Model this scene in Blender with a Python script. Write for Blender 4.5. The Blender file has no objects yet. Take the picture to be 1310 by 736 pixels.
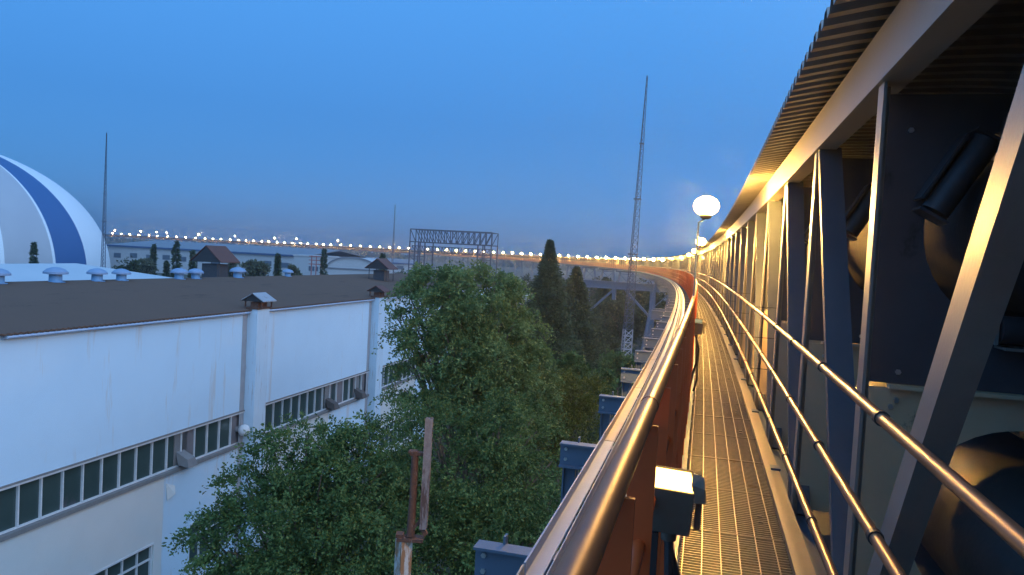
import bpy, math, random
import numpy as np
from mathutils import Vector, Matrix
random.seed(7)
rng = np.random.default_rng(11)
SC = bpy.context.scene
COL = SC.collection
EYE = 14.0
HAZE = .0006
LAMP_W = 3900
R_ = math.radians

# ------------------------------------------------------------------ camera
CA, CP, CR = R_(14.97), R_(2.37), R_(3.09)
FWD = Vector((-math.sin(CA)*math.cos(CP), math.cos(CA)*math.cos(CP), -math.sin(CP)))
RT0 = Vector((math.cos(CA), math.sin(CA), 0)); UP0 = RT0.cross(FWD)
RT = RT0*math.cos(CR)+UP0*math.sin(CR); UP = -RT0*math.sin(CR)+UP0*math.cos(CR)
cam = bpy.data.objects.new('camera', bpy.data.cameras.new('camera')); COL.objects.link(cam)
cam.data.sensor_width = 36; cam.data.lens = 26.0
cam.data.clip_start = 0.05; cam.data.clip_end = 40000
M = Matrix((RT, UP, -FWD)).transposed().to_4x4(); M.translation = Vector((0, 0, EYE))
cam.matrix_world = M
SC.camera = cam
F_, W_, H_ = 946.0, 1310, 736
ORG = Vector((0, 0, EYE))
def ray(x, y): return FWD+RT*((x-W_/2)/F_)-UP*((y-H_/2)/F_)
def atz(x, y, z):
    d = ray(x, y); return ORG+d*((z-EYE)/d.z)
def atd(x, y, D): return ORG+ray(x, y)*D
def proj(q):
    v = Vector(q)-ORG; z = v.dot(FWD)
    return W_/2+F_*v.dot(RT)/z, H_/2-F_*v.dot(UP)/z

# ------------------------------------------------------------------ the curve of the conveyor: a table of (x, y, heading)
DS = 0.25
PT = {}
def _path():
    x = y = th = 0.0; PT[0] = (0, 0, 0)
    k = 0
    while k*DS < 1200:
        s = k*DS
        kap = 1/800. if s < 50 else 1/690.
        th2 = th+kap*DS
        x -= math.sin((th+th2)/2)*DS; y += math.cos((th+th2)/2)*DS; th = th2
        k += 1; PT[k] = (x, y, th)
    for k in range(1, 60):
        s = -k*DS; t = s/800.
        PT[-k] = (-800*(1-math.cos(t)), 800*math.sin(t), t)
_path()
def frame(s):
    k = math.floor(s/DS); t = s/DS-k
    a, b = PT[k], PT[k+1]
    return a[0]+(b[0]-a[0])*t, a[1]+(b[1]-a[1])*t, a[2]+(b[2]-a[2])*t
def P(s, X, z):          # along, across (right +), height relative to the eye
    x, y, th = frame(s)
    return Vector((x+X*math.cos(th), y+X*math.sin(th), EYE+z))
def side(s):
    th = frame(s)[2]; return Vector((math.cos(th), math.sin(th), 0))
def tang(s):
    th = frame(s)[2]; return Vector((-math.sin(th), math.cos(th), 0))
def s_at_px(px):
    lo, hi = 20.0, 1190.0
    for _ in range(40):
        m = (lo+hi)/2
        if proj(P(m, 0, 0))[0] > px: lo = m
        else: hi = m
    return lo
Z = Vector((0, 0, 1))

# ------------------------------------------------------------------ mesh builder
class MB:
    def __init__(self): self.v = []; self.f = []
    def add(self, vs, fs):
        n = len(self.v); self.v += [tuple(q) for q in vs]; self.f += [tuple(i+n for i in q) for q in fs]
        return self
    def hexa(self, c):    # 8 corners: bottom 4 ccw, top 4 ccw
        return self.add(c, [(3,2,1,0),(4,5,6,7),(0,1,5,4),(1,2,6,5),(2,3,7,6),(3,0,4,7)])
    def box(self, c, sx, sy, sz, rz=0):
        ca, sa = math.cos(rz), math.sin(rz); c = Vector(c); o = []
        for z in (-1, 1):
            for x, y in ((-1,-1),(1,-1),(1,1),(-1,1)):
                X, Y = x*sx/2, y*sy/2
                o.append((c.x+X*ca-Y*sa, c.y+X*sa+Y*ca, c.z+z*sz/2))
        return self.hexa(o)
    def obox(self, c, ax, ay, az, sx, sy, sz):
        c = Vector(c); o = []
        for z in (-1, 1):
            for x, y in ((-1,-1),(1,-1),(1,1),(-1,1)):
                o.append(c+ax*(x*sx/2)+ay*(y*sy/2)+az*(z*sz/2))
        return self.hexa(o)
    def bar(self, p, q, w, h, sd=None):
        p, q = Vector(p), Vector(q); a = (q-p).normalized()
        if sd is None: sd = Vector((1, 0, 0)) if abs(a.z) > .9 else a.cross(Z)
        u = (sd-a*sd.dot(a)).normalized(); v = a.cross(u)
        return self.hexa([p-u*w/2-v*h/2, p+u*w/2-v*h/2, p+u*w/2+v*h/2, p-u*w/2+v*h/2,
                          q-u*w/2-v*h/2, q+u*w/2-v*h/2, q+u*w/2+v*h/2, q-u*w/2+v*h/2])
    def ibeam(self, p, q, w, h, sd, t=.014):    # flanges of width w, depth h along a x sd
        p, q = Vector(p), Vector(q); a = (q-p).normalized()
        u = (sd-a*sd.dot(a)).normalized(); v = a.cross(u)
        self.bar(p+v*(h/2-t/2), q+v*(h/2-t/2), w, t, u); self.bar(p-v*(h/2-t/2), q-v*(h/2-t/2), w, t, u)
        return self.bar(p, q, t, h-2*t-.002, u)
    def tube(self, pts, r, n=10, cap=True):
        pts = [Vector(q) for q in pts]; m = len(pts); rs = r if isinstance(r, (list, tuple)) else [r]*m
        vs = []; ref = None
        for i, q in enumerate(pts):
            a = (pts[min(i+1, m-1)]-pts[max(i-1, 0)]).normalized()
            if ref is None: ref = Vector((1, 0, 0)) if abs(a.z) > .8 else Z
            u = (ref-a*ref.dot(a)).normalized(); w = a.cross(u)
            ref = u
            for k in range(n):
                t = 2*math.pi*k/n; vs.append(q+(u*math.cos(t)+w*math.sin(t))*rs[i])
        fs = [(i*n+k, i*n+(k+1) % n, (i+1)*n+(k+1) % n, (i+1)*n+k) for i in range(m-1) for k in range(n)]
        if cap: fs += [tuple(range(n))[::-1], tuple((m-1)*n+k for k in range(n))]
        return self.add(vs, fs)
    def sphere(self, c, r, n=12, m=8, sz=1):
        c = Vector(c); vs = [c+Vector((0, 0, -r*sz))]
        for i in range(1, m):
            t = -math.pi/2+math.pi*i/m
            for k in range(n):
                a = 2*math.pi*k/n; vs.append(c+Vector((r*math.cos(t)*math.cos(a), r*math.cos(t)*math.sin(a), r*sz*math.sin(t))))
        vs.append(c+Vector((0, 0, r*sz)))
        fs = [(0, 1+(k+1) % n, 1+k) for k in range(n)]
        for i in range(m-2):
            b = 1+i*n; fs += [(b+k, b+(k+1) % n, b+n+(k+1) % n, b+n+k) for k in range(n)]
        b = 1+(m-2)*n; fs += [(b+k, b+(k+1) % n, len(vs)-1) for k in range(n)]
        return self.add(vs, fs)
    def lathe(self, c, prof, n=16, az=Z, ax=None):
        c = Vector(c); ax = ax or (Vector((1, 0, 0)) if abs(az.x) < .9 else Vector((0, 1, 0)))
        u = (ax-az*ax.dot(az)).normalized(); w = az.cross(u); vs = []
        for r, z in prof:
            for k in range(n):
                t = 2*math.pi*k/n; vs.append(c+az*z+(u*math.cos(t)+w*math.sin(t))*r)
        m = len(prof)
        fs = [(i*n+k, i*n+(k+1) % n, (i+1)*n+(k+1) % n, (i+1)*n+k) for i in range(m-1) for k in range(n)]
        fs += [tuple(range(n))[::-1], tuple((m-1)*n+k for k in range(n))]
        return self.add(vs, fs)
    def prism(self, poly, up):   # poly: list of points, extruded by vector up
        n = len(poly); up = Vector(up); poly = [Vector(q) for q in poly]
        return self.add(poly+[q+up for q in poly], [tuple(range(n))[::-1], tuple(range(n, 2*n))]+[(k, (k+1) % n, n+(k+1) % n, n+k) for k in range(n)])
    def sweep(self, prof, ss, closed=True):   # prof: [(X, z)] swept along the conveyor curve
        n = len(prof); vs = [P(s, X, z) for s in ss for X, z in prof]
        rg = n if closed else n-1
        fs = [(i*n+k, i*n+(k+1) % n, (i+1)*n+(k+1) % n, (i+1)*n+k) for i in range(len(ss)-1) for k in range(rg)]
        if closed: fs += [tuple(range(n))[::-1], tuple((len(ss)-1)*n+k for k in range(n))]
        return self.add(vs, fs)
    def build(self, name, m, parent=None, smooth=False, fix=True):
        me = bpy.data.meshes.new(name); me.from_pydata(self.v, [], self.f); me.materials.append(m)
        if fix:
            import bmesh
            b = bmesh.new(); b.from_mesh(me); bmesh.ops.recalc_face_normals(b, faces=b.faces[:]); b.to_mesh(me); b.free()
        if smooth:
            for q in me.polygons: q.use_smooth = True
            try: me.set_sharp_from_angle(angle=R_(40))
            except Exception: pass
        o = bpy.data.objects.new(name, me); COL.objects.link(o)
        if parent is not None:
            o.parent = parent
            o.matrix_parent_inverse = Matrix.Translation(-world_loc(parent))
        return o
def world_loc(o):
    v = Vector(o.location)
    if o.parent is not None:
        v = v + world_loc(o.parent) + o.matrix_parent_inverse.translation
    return v
def tag(o, label, cat, group=None, kind=None):
    if label: o['label'] = label
    if cat: o['category'] = cat
    if group: o['group'] = group
    if kind: o['kind'] = kind
    return o
def thing(name, loc, label, cat, group=None):
    o = bpy.data.objects.new(name, None); o.empty_display_size = .3; COL.objects.link(o); o.location = loc
    return tag(o, label, cat, group)
def struct(o): o['kind'] = 'structure'; return o
def copy_tree(o, off, parent=None):
    c = o.copy(); COL.objects.link(c)
    if parent is None: c.location = Vector(o.location)+off
    else: c.parent = parent
    for ch in o.children: copy_tree(ch, off, c)
    return c

# ------------------------------------------------------------------ materials
def mat(name, col, rough=.6, metal=0., col2=None, scale=4., amt=.5, bump=0., bscale=30., spots=None, stretch=None, detail=6., spec=None, coat=0.):
    m = bpy.data.materials.new(name); m.use_nodes = True; nt = m.node_tree; N = nt.nodes; L = nt.links
    b = N['Principled BSDF']; b.inputs['Base Color'].default_value = (*col, 1); b.inputs['Roughness'].default_value = rough; b.inputs['Metallic'].default_value = metal
    if spec is not None: b.inputs['Specular IOR Level'].default_value = spec
    if coat: b.inputs['Coat Weight'].default_value = coat
    tc = N.new('ShaderNodeTexCoord'); mp = N.new('ShaderNodeMapping'); L.new(tc.outputs['Object'], mp.inputs[0])
    if stretch: mp.inputs['Scale'].default_value = stretch
    cur = None
    if col2 is not None:
        n = N.new('ShaderNodeTexNoise'); n.inputs['Scale'].default_value = scale; n.inputs['Detail'].default_value = detail; n.inputs['Roughness'].default_value = .65
        L.new(mp.outputs[0], n.inputs['Vector'])
        r = N.new('ShaderNodeValToRGB'); r.color_ramp.elements[0].position = .5-.25*amt*1.2; r.color_ramp.elements[1].position = .5+.25*amt*1.2
        r.color_ramp.elements[0].color = (*col, 1); r.color_ramp.elements[1].color = (*col2, 1)
        L.new(n.outputs['Fac'], r.inputs[0]); cur = r.outputs[0]
        rr = N.new('ShaderNodeMapRange'); rr.inputs['To Min'].default_value = max(.03, rough-.1); rr.inputs['To Max'].default_value = min(1, rough+.12)
        L.new(n.outputs['Fac'], rr.inputs['Value']); L.new(rr.outputs[0], b.inputs['Roughness'])
    if spots is not None:    # rust or stain patches: colour, noise scale, threshold, stretch
        sc, scl, th, st = spots
        mp2 = N.new('ShaderNodeMapping'); mp2.inputs['Scale'].default_value = st; L.new(tc.outputs['Object'], mp2.inputs[0])
        n2 = N.new('ShaderNodeTexNoise'); n2.inputs['Scale'].default_value = scl; n2.inputs['Detail'].default_value = 8; n2.inputs['Roughness'].default_value = .7
        L.new(mp2.outputs[0], n2.inputs['Vector'])
        r2 = N.new('ShaderNodeValToRGB'); r2.color_ramp.elements[0].position = th; r2.color_ramp.elements[1].position = th+.08
        L.new(n2.outputs['Fac'], r2.inputs[0])
        mx = N.new('ShaderNodeMix'); mx.data_type = 'RGBA'; L.new(r2.outputs[0], mx.inputs['Factor'])
        if cur is not None: L.new(cur, mx.inputs[6])
        else: mx.inputs[6].default_value = (*col, 1)
        mx.inputs[7].default_value = (*sc, 1); cur = mx.outputs[2]
    if cur is not None: L.new(cur, b.inputs['Base Color'])
    if bump:
        n3 = N.new('ShaderNodeTexNoise'); n3.inputs['Scale'].default_value = bscale; n3.inputs['Detail'].default_value = 5
        L.new(mp.outputs[0], n3.inputs['Vector'])
        bp = N.new('ShaderNodeBump'); bp.inputs['Strength'].default_value = bump; bp.inputs['Distance'].default_value = .02
        L.new(n3.outputs['Fac'], bp.inputs['Height']); L.new(bp.outputs[0], b.inputs['Normal'])
    return m
def emit(name, col, st):
    m = bpy.data.materials.new(name); m.use_nodes = True; nt = m.node_tree
    b = nt.nodes['Principled BSDF']; b.inputs['Base Color'].default_value = (.8, .75, .65, 1)
    b.inputs['Emission Color'].default_value = (*col, 1); b.inputs['Emission Strength'].default_value = st
    return m
def leafmat(name, c1, c2, scale=.9, trans=.25):
    m = bpy.data.materials.new(name); m.use_nodes = True; nt = m.node_tree; N = nt.nodes; L = nt.links
    b = N['Principled BSDF']; b.inputs['Roughness'].default_value = .55; b.inputs['Specular IOR Level'].default_value = .3
    tc = N.new('ShaderNodeTexCoord'); n = N.new('ShaderNodeTexNoise'); n.inputs['Scale'].default_value = scale; n.inputs['Detail'].default_value = 8; n.inputs['Roughness'].default_value = .75
    L.new(tc.outputs['Object'], n.inputs['Vector'])
    r = N.new('ShaderNodeValToRGB'); r.color_ramp.elements[0].position = .38; r.color_ramp.elements[1].position = .64
    r.color_ramp.elements[0].color = (*c1, 1); r.color_ramp.elements[1].color = (*c2, 1)
    L.new(n.outputs['Fac'], r.inputs[0]); L.new(r.outputs[0], b.inputs['Base Color'])
    tr = N.new('ShaderNodeBsdfTranslucent'); L.new(r.outputs[0], tr.inputs['Color'])
    mx = N.new('ShaderNodeMixShader'); mx.inputs[0].default_value = trans
    L.new(b.outputs[0], mx.inputs[1]); L.new(tr.outputs[0], mx.inputs[2])
    L.new(mx.outputs[0], N['Material Output'].inputs['Surface'])
    return m

STEEL = mat('blue grey steel paint', (.085, .13, .19), .42, .1, (.12, .165, .22), 3, .8, bump=.06, bscale=60, spots=((.17, .12, .09), 9, .67, (1, 1, 1)))
CHORD = mat('weathered cream chord', (.30, .265, .21), .42, .15, (.38, .34, .27), 3, .9, bump=.05, bscale=60, spots=((.24, .16, .10), 8, .66, (1, 1, .6)))
TRUSS = mat('galvanised truss steel', (.24, .225, .205), .40, .3, (.32, .30, .27), 5, .9, bump=.05, bscale=80, spots=((.25, .19, .14), 12, .68, (1, 1, .4)))
BLUEST = mat('blue truss paint', (.075, .092, .115), .45, .1, (.10, .115, .135), 4, .8, bump=.05, bscale=60, spots=((.13, .12, .12), 10, .7, (1, 1, .5)))
PANELU = mat('shaded upper panel', (.060, .062, .075), .5, .0, (.085, .085, .095), 3, .8, bump=.04, bscale=40, spots=((.03, .03, .03), 4, .6, (1, 1, .6)))  # shade on the upper plates is put into this base colour
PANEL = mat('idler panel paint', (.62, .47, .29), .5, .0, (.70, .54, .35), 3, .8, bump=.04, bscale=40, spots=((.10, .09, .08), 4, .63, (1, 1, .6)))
RUBBERU = mat('dull black belt', (.004, .004, .0045), .8, 0, (.008, .008, .0085), 6, .8, bump=.1, bscale=25, spec=.2)
RUBBER = mat('black rubber belt', (.006, .006, .007), .5, 0, (.012, .012, .013), 6, .8, bump=.05, bscale=25, spots=((.03, .028, .025), 14, .72, (1, .15, 1)))
DARKST = mat('dark machine steel', (.05, .052, .06), .5, .3, (.09, .09, .095), 8, .8, bump=.08)
SHEET = mat('corrugated roof sheet', (.28, .275, .27), .38, .5, (.21, .20, .19), 3, 1, bump=.03, spots=((.2, .15, .1), 9, .68, (1, 1, 1)))
CLAD = mat('dark side cladding', (.06, .065, .075), .6, .1, (.09, .09, .1), 3, .8)
GRATE = mat('galvanised grating', (.135, .13, .12), .42, .45, (.20, .19, .17), 7, 1, spots=((.13, .10, .07), 5, .60, (1, 1, 1)))
LIPM = mat('worn kick plate and lit visor', (.24, .215, .18), .45, .3, (.31, .28, .23), 6, .9, spots=((.2, .14, .09), 10, .64, (1, .4, 1)))
ORANGE = mat('orange railing paint', (.66, .10, .016), .45, 0, (.56, .085, .016), 5, .9, bump=.05, bscale=50, spots=((.10, .045, .03), 16, .68, (1, 1, .6)))
RAILBR = mat('worn brown handrail paint', (.20, .062, .026), .42, .2, (.30, .115, .05), 9, .9, bump=.02, bscale=60, spots=((.13, .05, .03), 12, .70, (1, 1, 1)))
COPPER = mat('worn rail pipe', (.25, .11, .055), .36, .5, (.34, .17, .09), 8, .9, bump=.02, bscale=60, spots=((.13, .06, .035), 22, .64, (1, 1, 1)))
GALV = mat('galvanised tray', (.30, .34, .40), .45, .3, (.37, .40, .45), 6, .8, spots=((.3, .26, .2), 12, .67, (1, 1, 1)))
CREAM = mat('weathered cream angle', (.33, .30, .24), .55, .1, (.40, .36, .30), 6, .8, spots=((.28, .19, .11), 12, .62, (1, 1, 1)))
BLACK = mat('black fittings', (.02, .02, .022), .5, 0, (.035, .035, .035), 10, .8)
HOUSING = mat('grey lamp housing', (.095, .082, .062), .5, .1, (.125, .11, .085), 12, .8, bump=.05)
LENS = emit('lit floodlight lens', (1, .58, .12), 8)
BOLT = mat('zinc bolt', (.6, .6, .6), .35, .8)
GLOBE = emit('lit lamp globe', (1, .52, .11), 30)
GLOBE_FAR = emit('lit far lamp', (1, .55, .13), 600)
GLOBE_WHITE = emit('lit white lamp', (1, .60, .22), 520)
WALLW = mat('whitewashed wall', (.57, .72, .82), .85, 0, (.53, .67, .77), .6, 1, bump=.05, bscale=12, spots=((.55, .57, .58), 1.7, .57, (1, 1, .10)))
WALLC = mat('old cream wall', (.66, .65, .61), .85, 0, (.60, .60, .57), .8, 1, bump=.05, bscale=12, spots=((.46, .43, .39), 1.3, .67, (1, 1, .3)))
SHADE_STAIN = mat('shaded and stained render', (.30, .30, .31), .9, 0, (.40, .40, .41), 2, 1, spots=((.22, .21, .20), 2, .6, (2, 2, .2)))  # grey carries shade of the shaft's side as well as staining
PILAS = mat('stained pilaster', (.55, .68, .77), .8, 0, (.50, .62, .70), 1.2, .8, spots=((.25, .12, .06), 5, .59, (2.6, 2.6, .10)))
ROOFB = mat('brown roof membrane', (.098, .056, .036), .85, 0, (.125, .073, .05), .7, 1, bump=.15, bscale=4, spots=((.075, .045, .03), 1.2, .58, (1, .3, 1)))
ROOFBR = mat('red brown cap sheet', (.085, .032, .022), .7, 0, (.125, .048, .032), 3, .9, bump=.1)
CAPG = mat('rusty grey cap sheet', (.30, .31, .33), .55, .3, (.38, .38, .39), 4, .8, spots=((.17, .07, .04), 3, .58, (1, 1, 1)))
GUTTER = mat('blue gutter', (.28, .42, .62), .5, .1, (.5, .58, .68), 2, 1)
GLASSD = mat('dark window glass', (.035, .06, .058), .18, 0, (.055, .085, .078), .9, .9, spots=((.09, .085, .095), .55, .60, (1, 1, .5)), spec=.6)
FRAMEW = mat('white window bars', (.70, .70, .70), .6, 0, (.58, .57, .56), 4, .8)
HOODM = mat('sooty hood sheet', (.07, .06, .055), .8, .1, (.12, .10, .09), 5, .9, bump=.2)
BLANK = mat('dusty boarded pane', (.15, .135, .14), .7, 0, (.20, .18, .18), 2, .8)
SILL = mat('grey concrete sill', (.23, .22, .21), .85, 0, (.17, .16, .155), 3, .9, bump=.1)
VENTB = mat('blue ventilator paint', (.10, .24, .42), .45, .1, (.15, .29, .45), 5, .8)
VENTT = mat('pale ventilator hood', (.17, .25, .38), .45, .1, (.22, .30, .42), 5, .8)
SHEDW = mat('pale blue sheet roof', (.46, .47, .48), .45, .1, (.52, .53, .54), .5, .8)
RUST = mat('heavy rust', (.050, .024, .018), .85, 0, (.15, .07, .04), 16, .9, bump=.4, bscale=20, spots=((.34, .28, .24), 17, .60, (1, 1, .2)))
RUSTW = mat('peeling pale paint', (.52, .50, .46), .75, 0, (.44, .40, .35), 5, .8, bump=.3, bscale=20, spots=((.28, .14, .06), 4.5, .50, (1, 1, .3)))
RUSTBAR = mat('weathered bar', (.24, .22, .21), .8, 0, (.15, .125, .12), 14, .8, bump=.3, spots=((.085, .05, .04), 13, .50, (1, 1, .12)))
DOMEW = mat('white dome membrane', (.72, .74, .76), .6, 0, (.68, .70, .73), .1, .8)
DOMEB = mat('blue dome stripe', (.022, .085, .235), .55, 0, (.03, .10, .26), .1, .8)
DOMEG = mat('grey dome panel', (.42, .42, .44), .65, 0, (.37, .37, .40), .1, .8)
FARW = mat('far white wall', (.46, .45, .45), .85, 0, (.40, .40, .40), .15, .8)
FARB = mat('far blue roof', (.17, .17, .19), .6, 0, (.2, .2, .22), .1, .8)
FARG = mat('far dark window', (.08, .10, .13), .4)
FARDK = mat('dark blue fascia', (.03, .07, .16), .6)
LATT = mat('lattice paint', (.07, .085, .12), .5, .3, (.10, .11, .15), 1, .8)
LATTL = mat('pale lattice base', (.30, .32, .35), .5, .4, (.38, .39, .41), 1, .8)
REDM = mat('red oxide paint', (.34, .09, .07), .6)
BARK = mat('bark', (.10, .075, .055), .9, 0, (.15, .115, .085), 8, .9, bump=.5, bscale=18, stretch=(1, 1, .3))
GROUNDM = mat('ground soil and weeds', (.045, .05, .03), .95, 0, (.085, .075, .055), .12, 1, bump=.3, bscale=2, spots=((.03, .05, .02), .35, .52, (1, 1, 1)))
YARDM = mat('dirt track', (.085, .07, .05), .95, 0, (.055, .05, .035), .4, 1, bump=.2, bscale=6)
LEAF_A = leafmat('elm leaves', (.060, .105, .028), (.200, .275, .090), 1.0)
LEAF_B = leafmat('dense dark leaves', (.034, .072, .018), (.135, .210, .060), 1.2)
LEAF_Y = leafmat('warm lit leaves', (.065, .080, .012), (.150, .160, .024), 1.2)  # yellow of the warm lamp light is mixed into the leaf colour
LEAF_C = leafmat('conifer needles', (.034, .052, .020), (.085, .110, .040), 1.4, .1)
LEAF_F = leafmat('far foliage', (.032, .045, .016), (.066, .080, .026), .35, .1)
LEAF_H = leafmat('grey green foliage', (.08, .085, .045), (.125, .125, .065), .6, .1)

# ------------------------------------------------------------------ world, sun
w = bpy.data.worlds.new('World'); SC.world = w; w.use_nodes = True
nt = w.node_tree; bg = nt.nodes['Background']
sky = nt.nodes.new('ShaderNodeTexSky'); sky.sky_type = 'NISHITA'; sky.sun_disc = False
SUN_EL, SUN_ROT = R_(2.0), R_(118)      # the sun has just gone, behind the camera to the right
sky.sun_elevation = SUN_EL; sky.sun_rotation = SUN_ROT; sky.altitude = 50; sky.air_density = 1.0; sky.dust_density = .3; sky.ozone_density = 6.0
bg.inputs['Strength'].default_value = .06
nt.links.new(sky.outputs[0], bg.inputs['Color'])
def nd(k): return nt.nodes.new(k)
def mth(op, a, b=None):
    n = nd('ShaderNodeMath'); n.operation = op
    for i, q in enumerate((a, b)):
        if q is None: continue
        if isinstance(q, (int, float)): n.inputs[i].default_value = q
        else: nt.links.new(q, n.inputs[i])
    return n.outputs[0]
tc = nd('ShaderNodeTexCoord'); sx = nd('ShaderNodeSeparateXYZ'); nt.links.new(tc.outputs['Generated'], sx.inputs[0])
rp = nd('ShaderNodeValToRGB'); nt.links.new(sx.outputs['Z'], rp.inputs[0]); cr = rp.color_ramp     # dusk blue by height above the horizon
cr.elements[0].position = 0; cr.elements[0].color = (.086, .25, .55, 1)
cr.elements[1].position = 1; cr.elements[1].color = (.12, .40, .92, 1)
for p_, c_ in ((.06, (.078, .275, .66)), (.17, (.068, .265, .665)), (.36, (.088, .355, .87)), (.6, (.11, .40, .93))):
    e = cr.elements.new(p_); e.color = (*c_, 1)
dt = nd('ShaderNodeVectorMath'); dt.operation = 'DOT_PRODUCT'; nt.links.new(tc.outputs['Generated'], dt.inputs[0]); dt.inputs[1].default_value = (.83, -.46, .32)
gl = mth('POWER', mth('MAXIMUM', mth('ADD', mth('MULTIPLY', dt.outputs['Value'], .68), .32), 0.0), 1.9)   # broad afterglow behind the camera
mg = nd('ShaderNodeMix'); mg.data_type = 'RGBA'; mg.blend_type = 'ADD'; mg.inputs['Factor'].default_value = 1
gc = nd('ShaderNodeVectorMath'); gc.operation = 'SCALE'; gc.inputs[0].default_value = (.86, 1.28, 1.85); nt.links.new(gl, gc.inputs['Scale'])
nt.links.new(rp.outputs[0], mg.inputs[6]); nt.links.new(gc.outputs[0], mg.inputs[7])
bg2 = nd('ShaderNodeBackground'); nt.links.new(mg.outputs[2], bg2.inputs['Color']); bg2.inputs['Strength'].default_value = 1.0
ad = nd('ShaderNodeAddShader'); nt.links.new(bg.outputs[0], ad.inputs[0]); nt.links.new(bg2.outputs[0], ad.inputs[1])
nt.links.new(ad.outputs[0], nt.nodes['World Output'].inputs['Surface'])
sl = bpy.data.lights.new('sun', 'SUN'); sl.energy = .12; sl.angle = R_(12); sl.color = (.75, .85, 1)
so = bpy.data.objects.new('sun', sl); COL.objects.link(so)
sd = Vector((math.sin(SUN_ROT)*math.cos(.5), math.cos(SUN_ROT)*math.cos(.5), math.sin(.5)))
so.rotation_euler = (-sd).to_track_quat('-Z', 'Y').to_euler()

# ------------------------------------------------------------------ setting: ground
def disc(name, m, z, rad):
    n = 64; b = MB(); vs = [(0, 0, z)]
    rads = [60, 300, 1500, rad]
    for r in rads: vs += [(r*math.cos(2*math.pi*k/n), r*math.sin(2*math.pi*k/n), z) for k in range(n)]
    fs = [(0, 1+k, 1+(k+1) % n) for k in range(n)]
    for i in range(len(rads)-1):
        fs += [(1+i*n+k, 1+(i+1)*n+k, 1+(i+1)*n+(k+1) % n, 1+i*n+(k+1) % n) for k in range(n)]
    b.add(vs, fs); return struct(b.build(name, m))
disc('ground', GROUNDM, 0, 3100)
yb = MB(); ss = [-10+4*i for i in range(60)]
yb.add([P(s, X, -EYE+.004) for s in ss for X in (-1.5, 3.5)], [(2*i, 2*i+1, 2*i+3, 2*i+2) for i in range(len(ss)-1)])
struct(yb.build('path', YARDM))

# ------------------------------------------------------------------ conveyor gallery
S0, S1 = -13.0, 1135.0
def stations(a, b, near=.5):
    s = a; o = []
    while s < b:
        o.append(s); s += near*.5 if s < 20 else near if s < 40 else (1.5 if s < 120 else (4 if s < 300 else 10))
    o.append(b); return o
SS = stations(S0, S1)
gal = thing('conveyor_gallery', P(2, 1.25, -1.6), 'long curving steel conveyor gallery of posts, diagonals and corrugated eave on the right', 'conveyor')
XL, XR = .62, 1.98
ZT, ZB = .775, -1.62
# top chord (broad pale fascia), bottom chord, far side chords
MB().sweep([(XL-.015, ZT), (XL+.10, ZT), (XL+.10, ZT+.225), (XL-.015, ZT+.225)], SS).build('top_chord', CHORD, gal)
MB().sweep([(XL, ZB-.14), (XL+.10, ZB-.14), (XL+.10, ZB), (XL, ZB)], SS).build('bottom_chord', STEEL, gal)
MB().sweep([(XR, ZT), (XR+.10, ZT), (XR+.10, ZT+.225), (XR, ZT+.225)], SS).build('top_chord', STEEL, gal)
MB().sweep([(XR, ZB-.14), (XR+.10, ZB-.14), (XR+.10, ZB), (XR, ZB)], SS).build('bottom_chord', STEEL, gal)
MB().sweep([(XR+.11, ZB-.1), (XR+.13, ZB-.1), (XR+.13, ZT+.25), (XR+.11, ZT+.25)], SS).build('side_cladding', CLAD, gal)
# corrugated roof sheet, arched a little; trapezoid ribs run across
def roofz(X): return ZT+.235+.10*(1-((X-1.28)/.92)**2)+.075
def roof_part(a, b, corr, name):
    Xs = [.385, .55, .8, 1.05, 1.28, 1.5, 1.8, 2.18]
    if corr:
        st = []; s = a
        while s < b:
            for ds, h in ((0, 0), (.055, 0), (.075, .046), (.135, .046), (.155, 0)): st.append((s+ds, h))
            s += .158
    else: st = [(s, .02) for s in stations(a, b)]
    mb = MB(); n = len(Xs)
    vs = [P(s, X, roofz(X)-.085+h) for s, h in st for X in Xs]+[P(s, X, roofz(X)-.085+h+.006) for s, h in st for X in Xs]
    o = len(st)*n; fs = []
    for i in range(len(st)-1):
        for k in range(n-1):
            q = (i*n+k, i*n+k+1, (i+1)*n+k+1, (i+1)*n+k); fs.append(q[::-1]); fs.append(tuple(j+o for j in q))
        fs.append((i*n, (i+1)*n, o+(i+1)*n, o+i*n))
    mb.add(vs, fs); return mb.build(name, SHEET, gal, fix=False)
roof_part(-13, 12, True, 'roof_sheet'); roof_part(12.05, 40, True, 'roof_sheet'); roof_part(40.05, S1, False, 'roof_sheet')
BAY = 1.86; N0 = 3.28-BAY*8
nodes = [N0+BAY*i for i in range(int((S1-N0)/BAY))]
def post_mb(mb, s, X=XL):
    c = P(s, X+.035, 0)
    mb.bar(P(s, X+.008, ZB+.002), P(s, X+.008, ZT-.002), .012, .10, side(s)); mb.bar(P(s+.043, X+.030, ZB+.003), P(s+.043, X+.030, ZT-.003), .030, .012, side(s)); return mb
def diag_mb(mb, s, k):
    a, b = (s, s-BAY) if k >= 9 else (s, s+BAY)
    dr = 1 if a < b else -1; dw, dh = (.13, .055) if k >= 9 else (.085, .11)
    mb.bar(P(a+dr*.13, XL+dw/2, ZT-.004), P(b-dr*.08, XL+dw/2, ZB+.004), dw, dh, side(s)); return mb
fp, fd = MB(), MB()
for k, s in enumerate(nodes):
    if k < 92: post_mb(MB(), s).build('post', TRUSS, gal)
    else: post_mb(fp, s)
    if k in (8,): pass
    elif k < 92: diag_mb(MB(), s, k).build('diagonal', BLUEST if k >= 9 else TRUSS, gal)
    elif k % 2 == 0: diag_mb(fd, s, k)
fp.build('far_post', TRUSS, gal)['kind'] = 'stuff'
fd.build('far_diagonal', BLUEST, gal)['kind'] = 'stuff'
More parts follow.
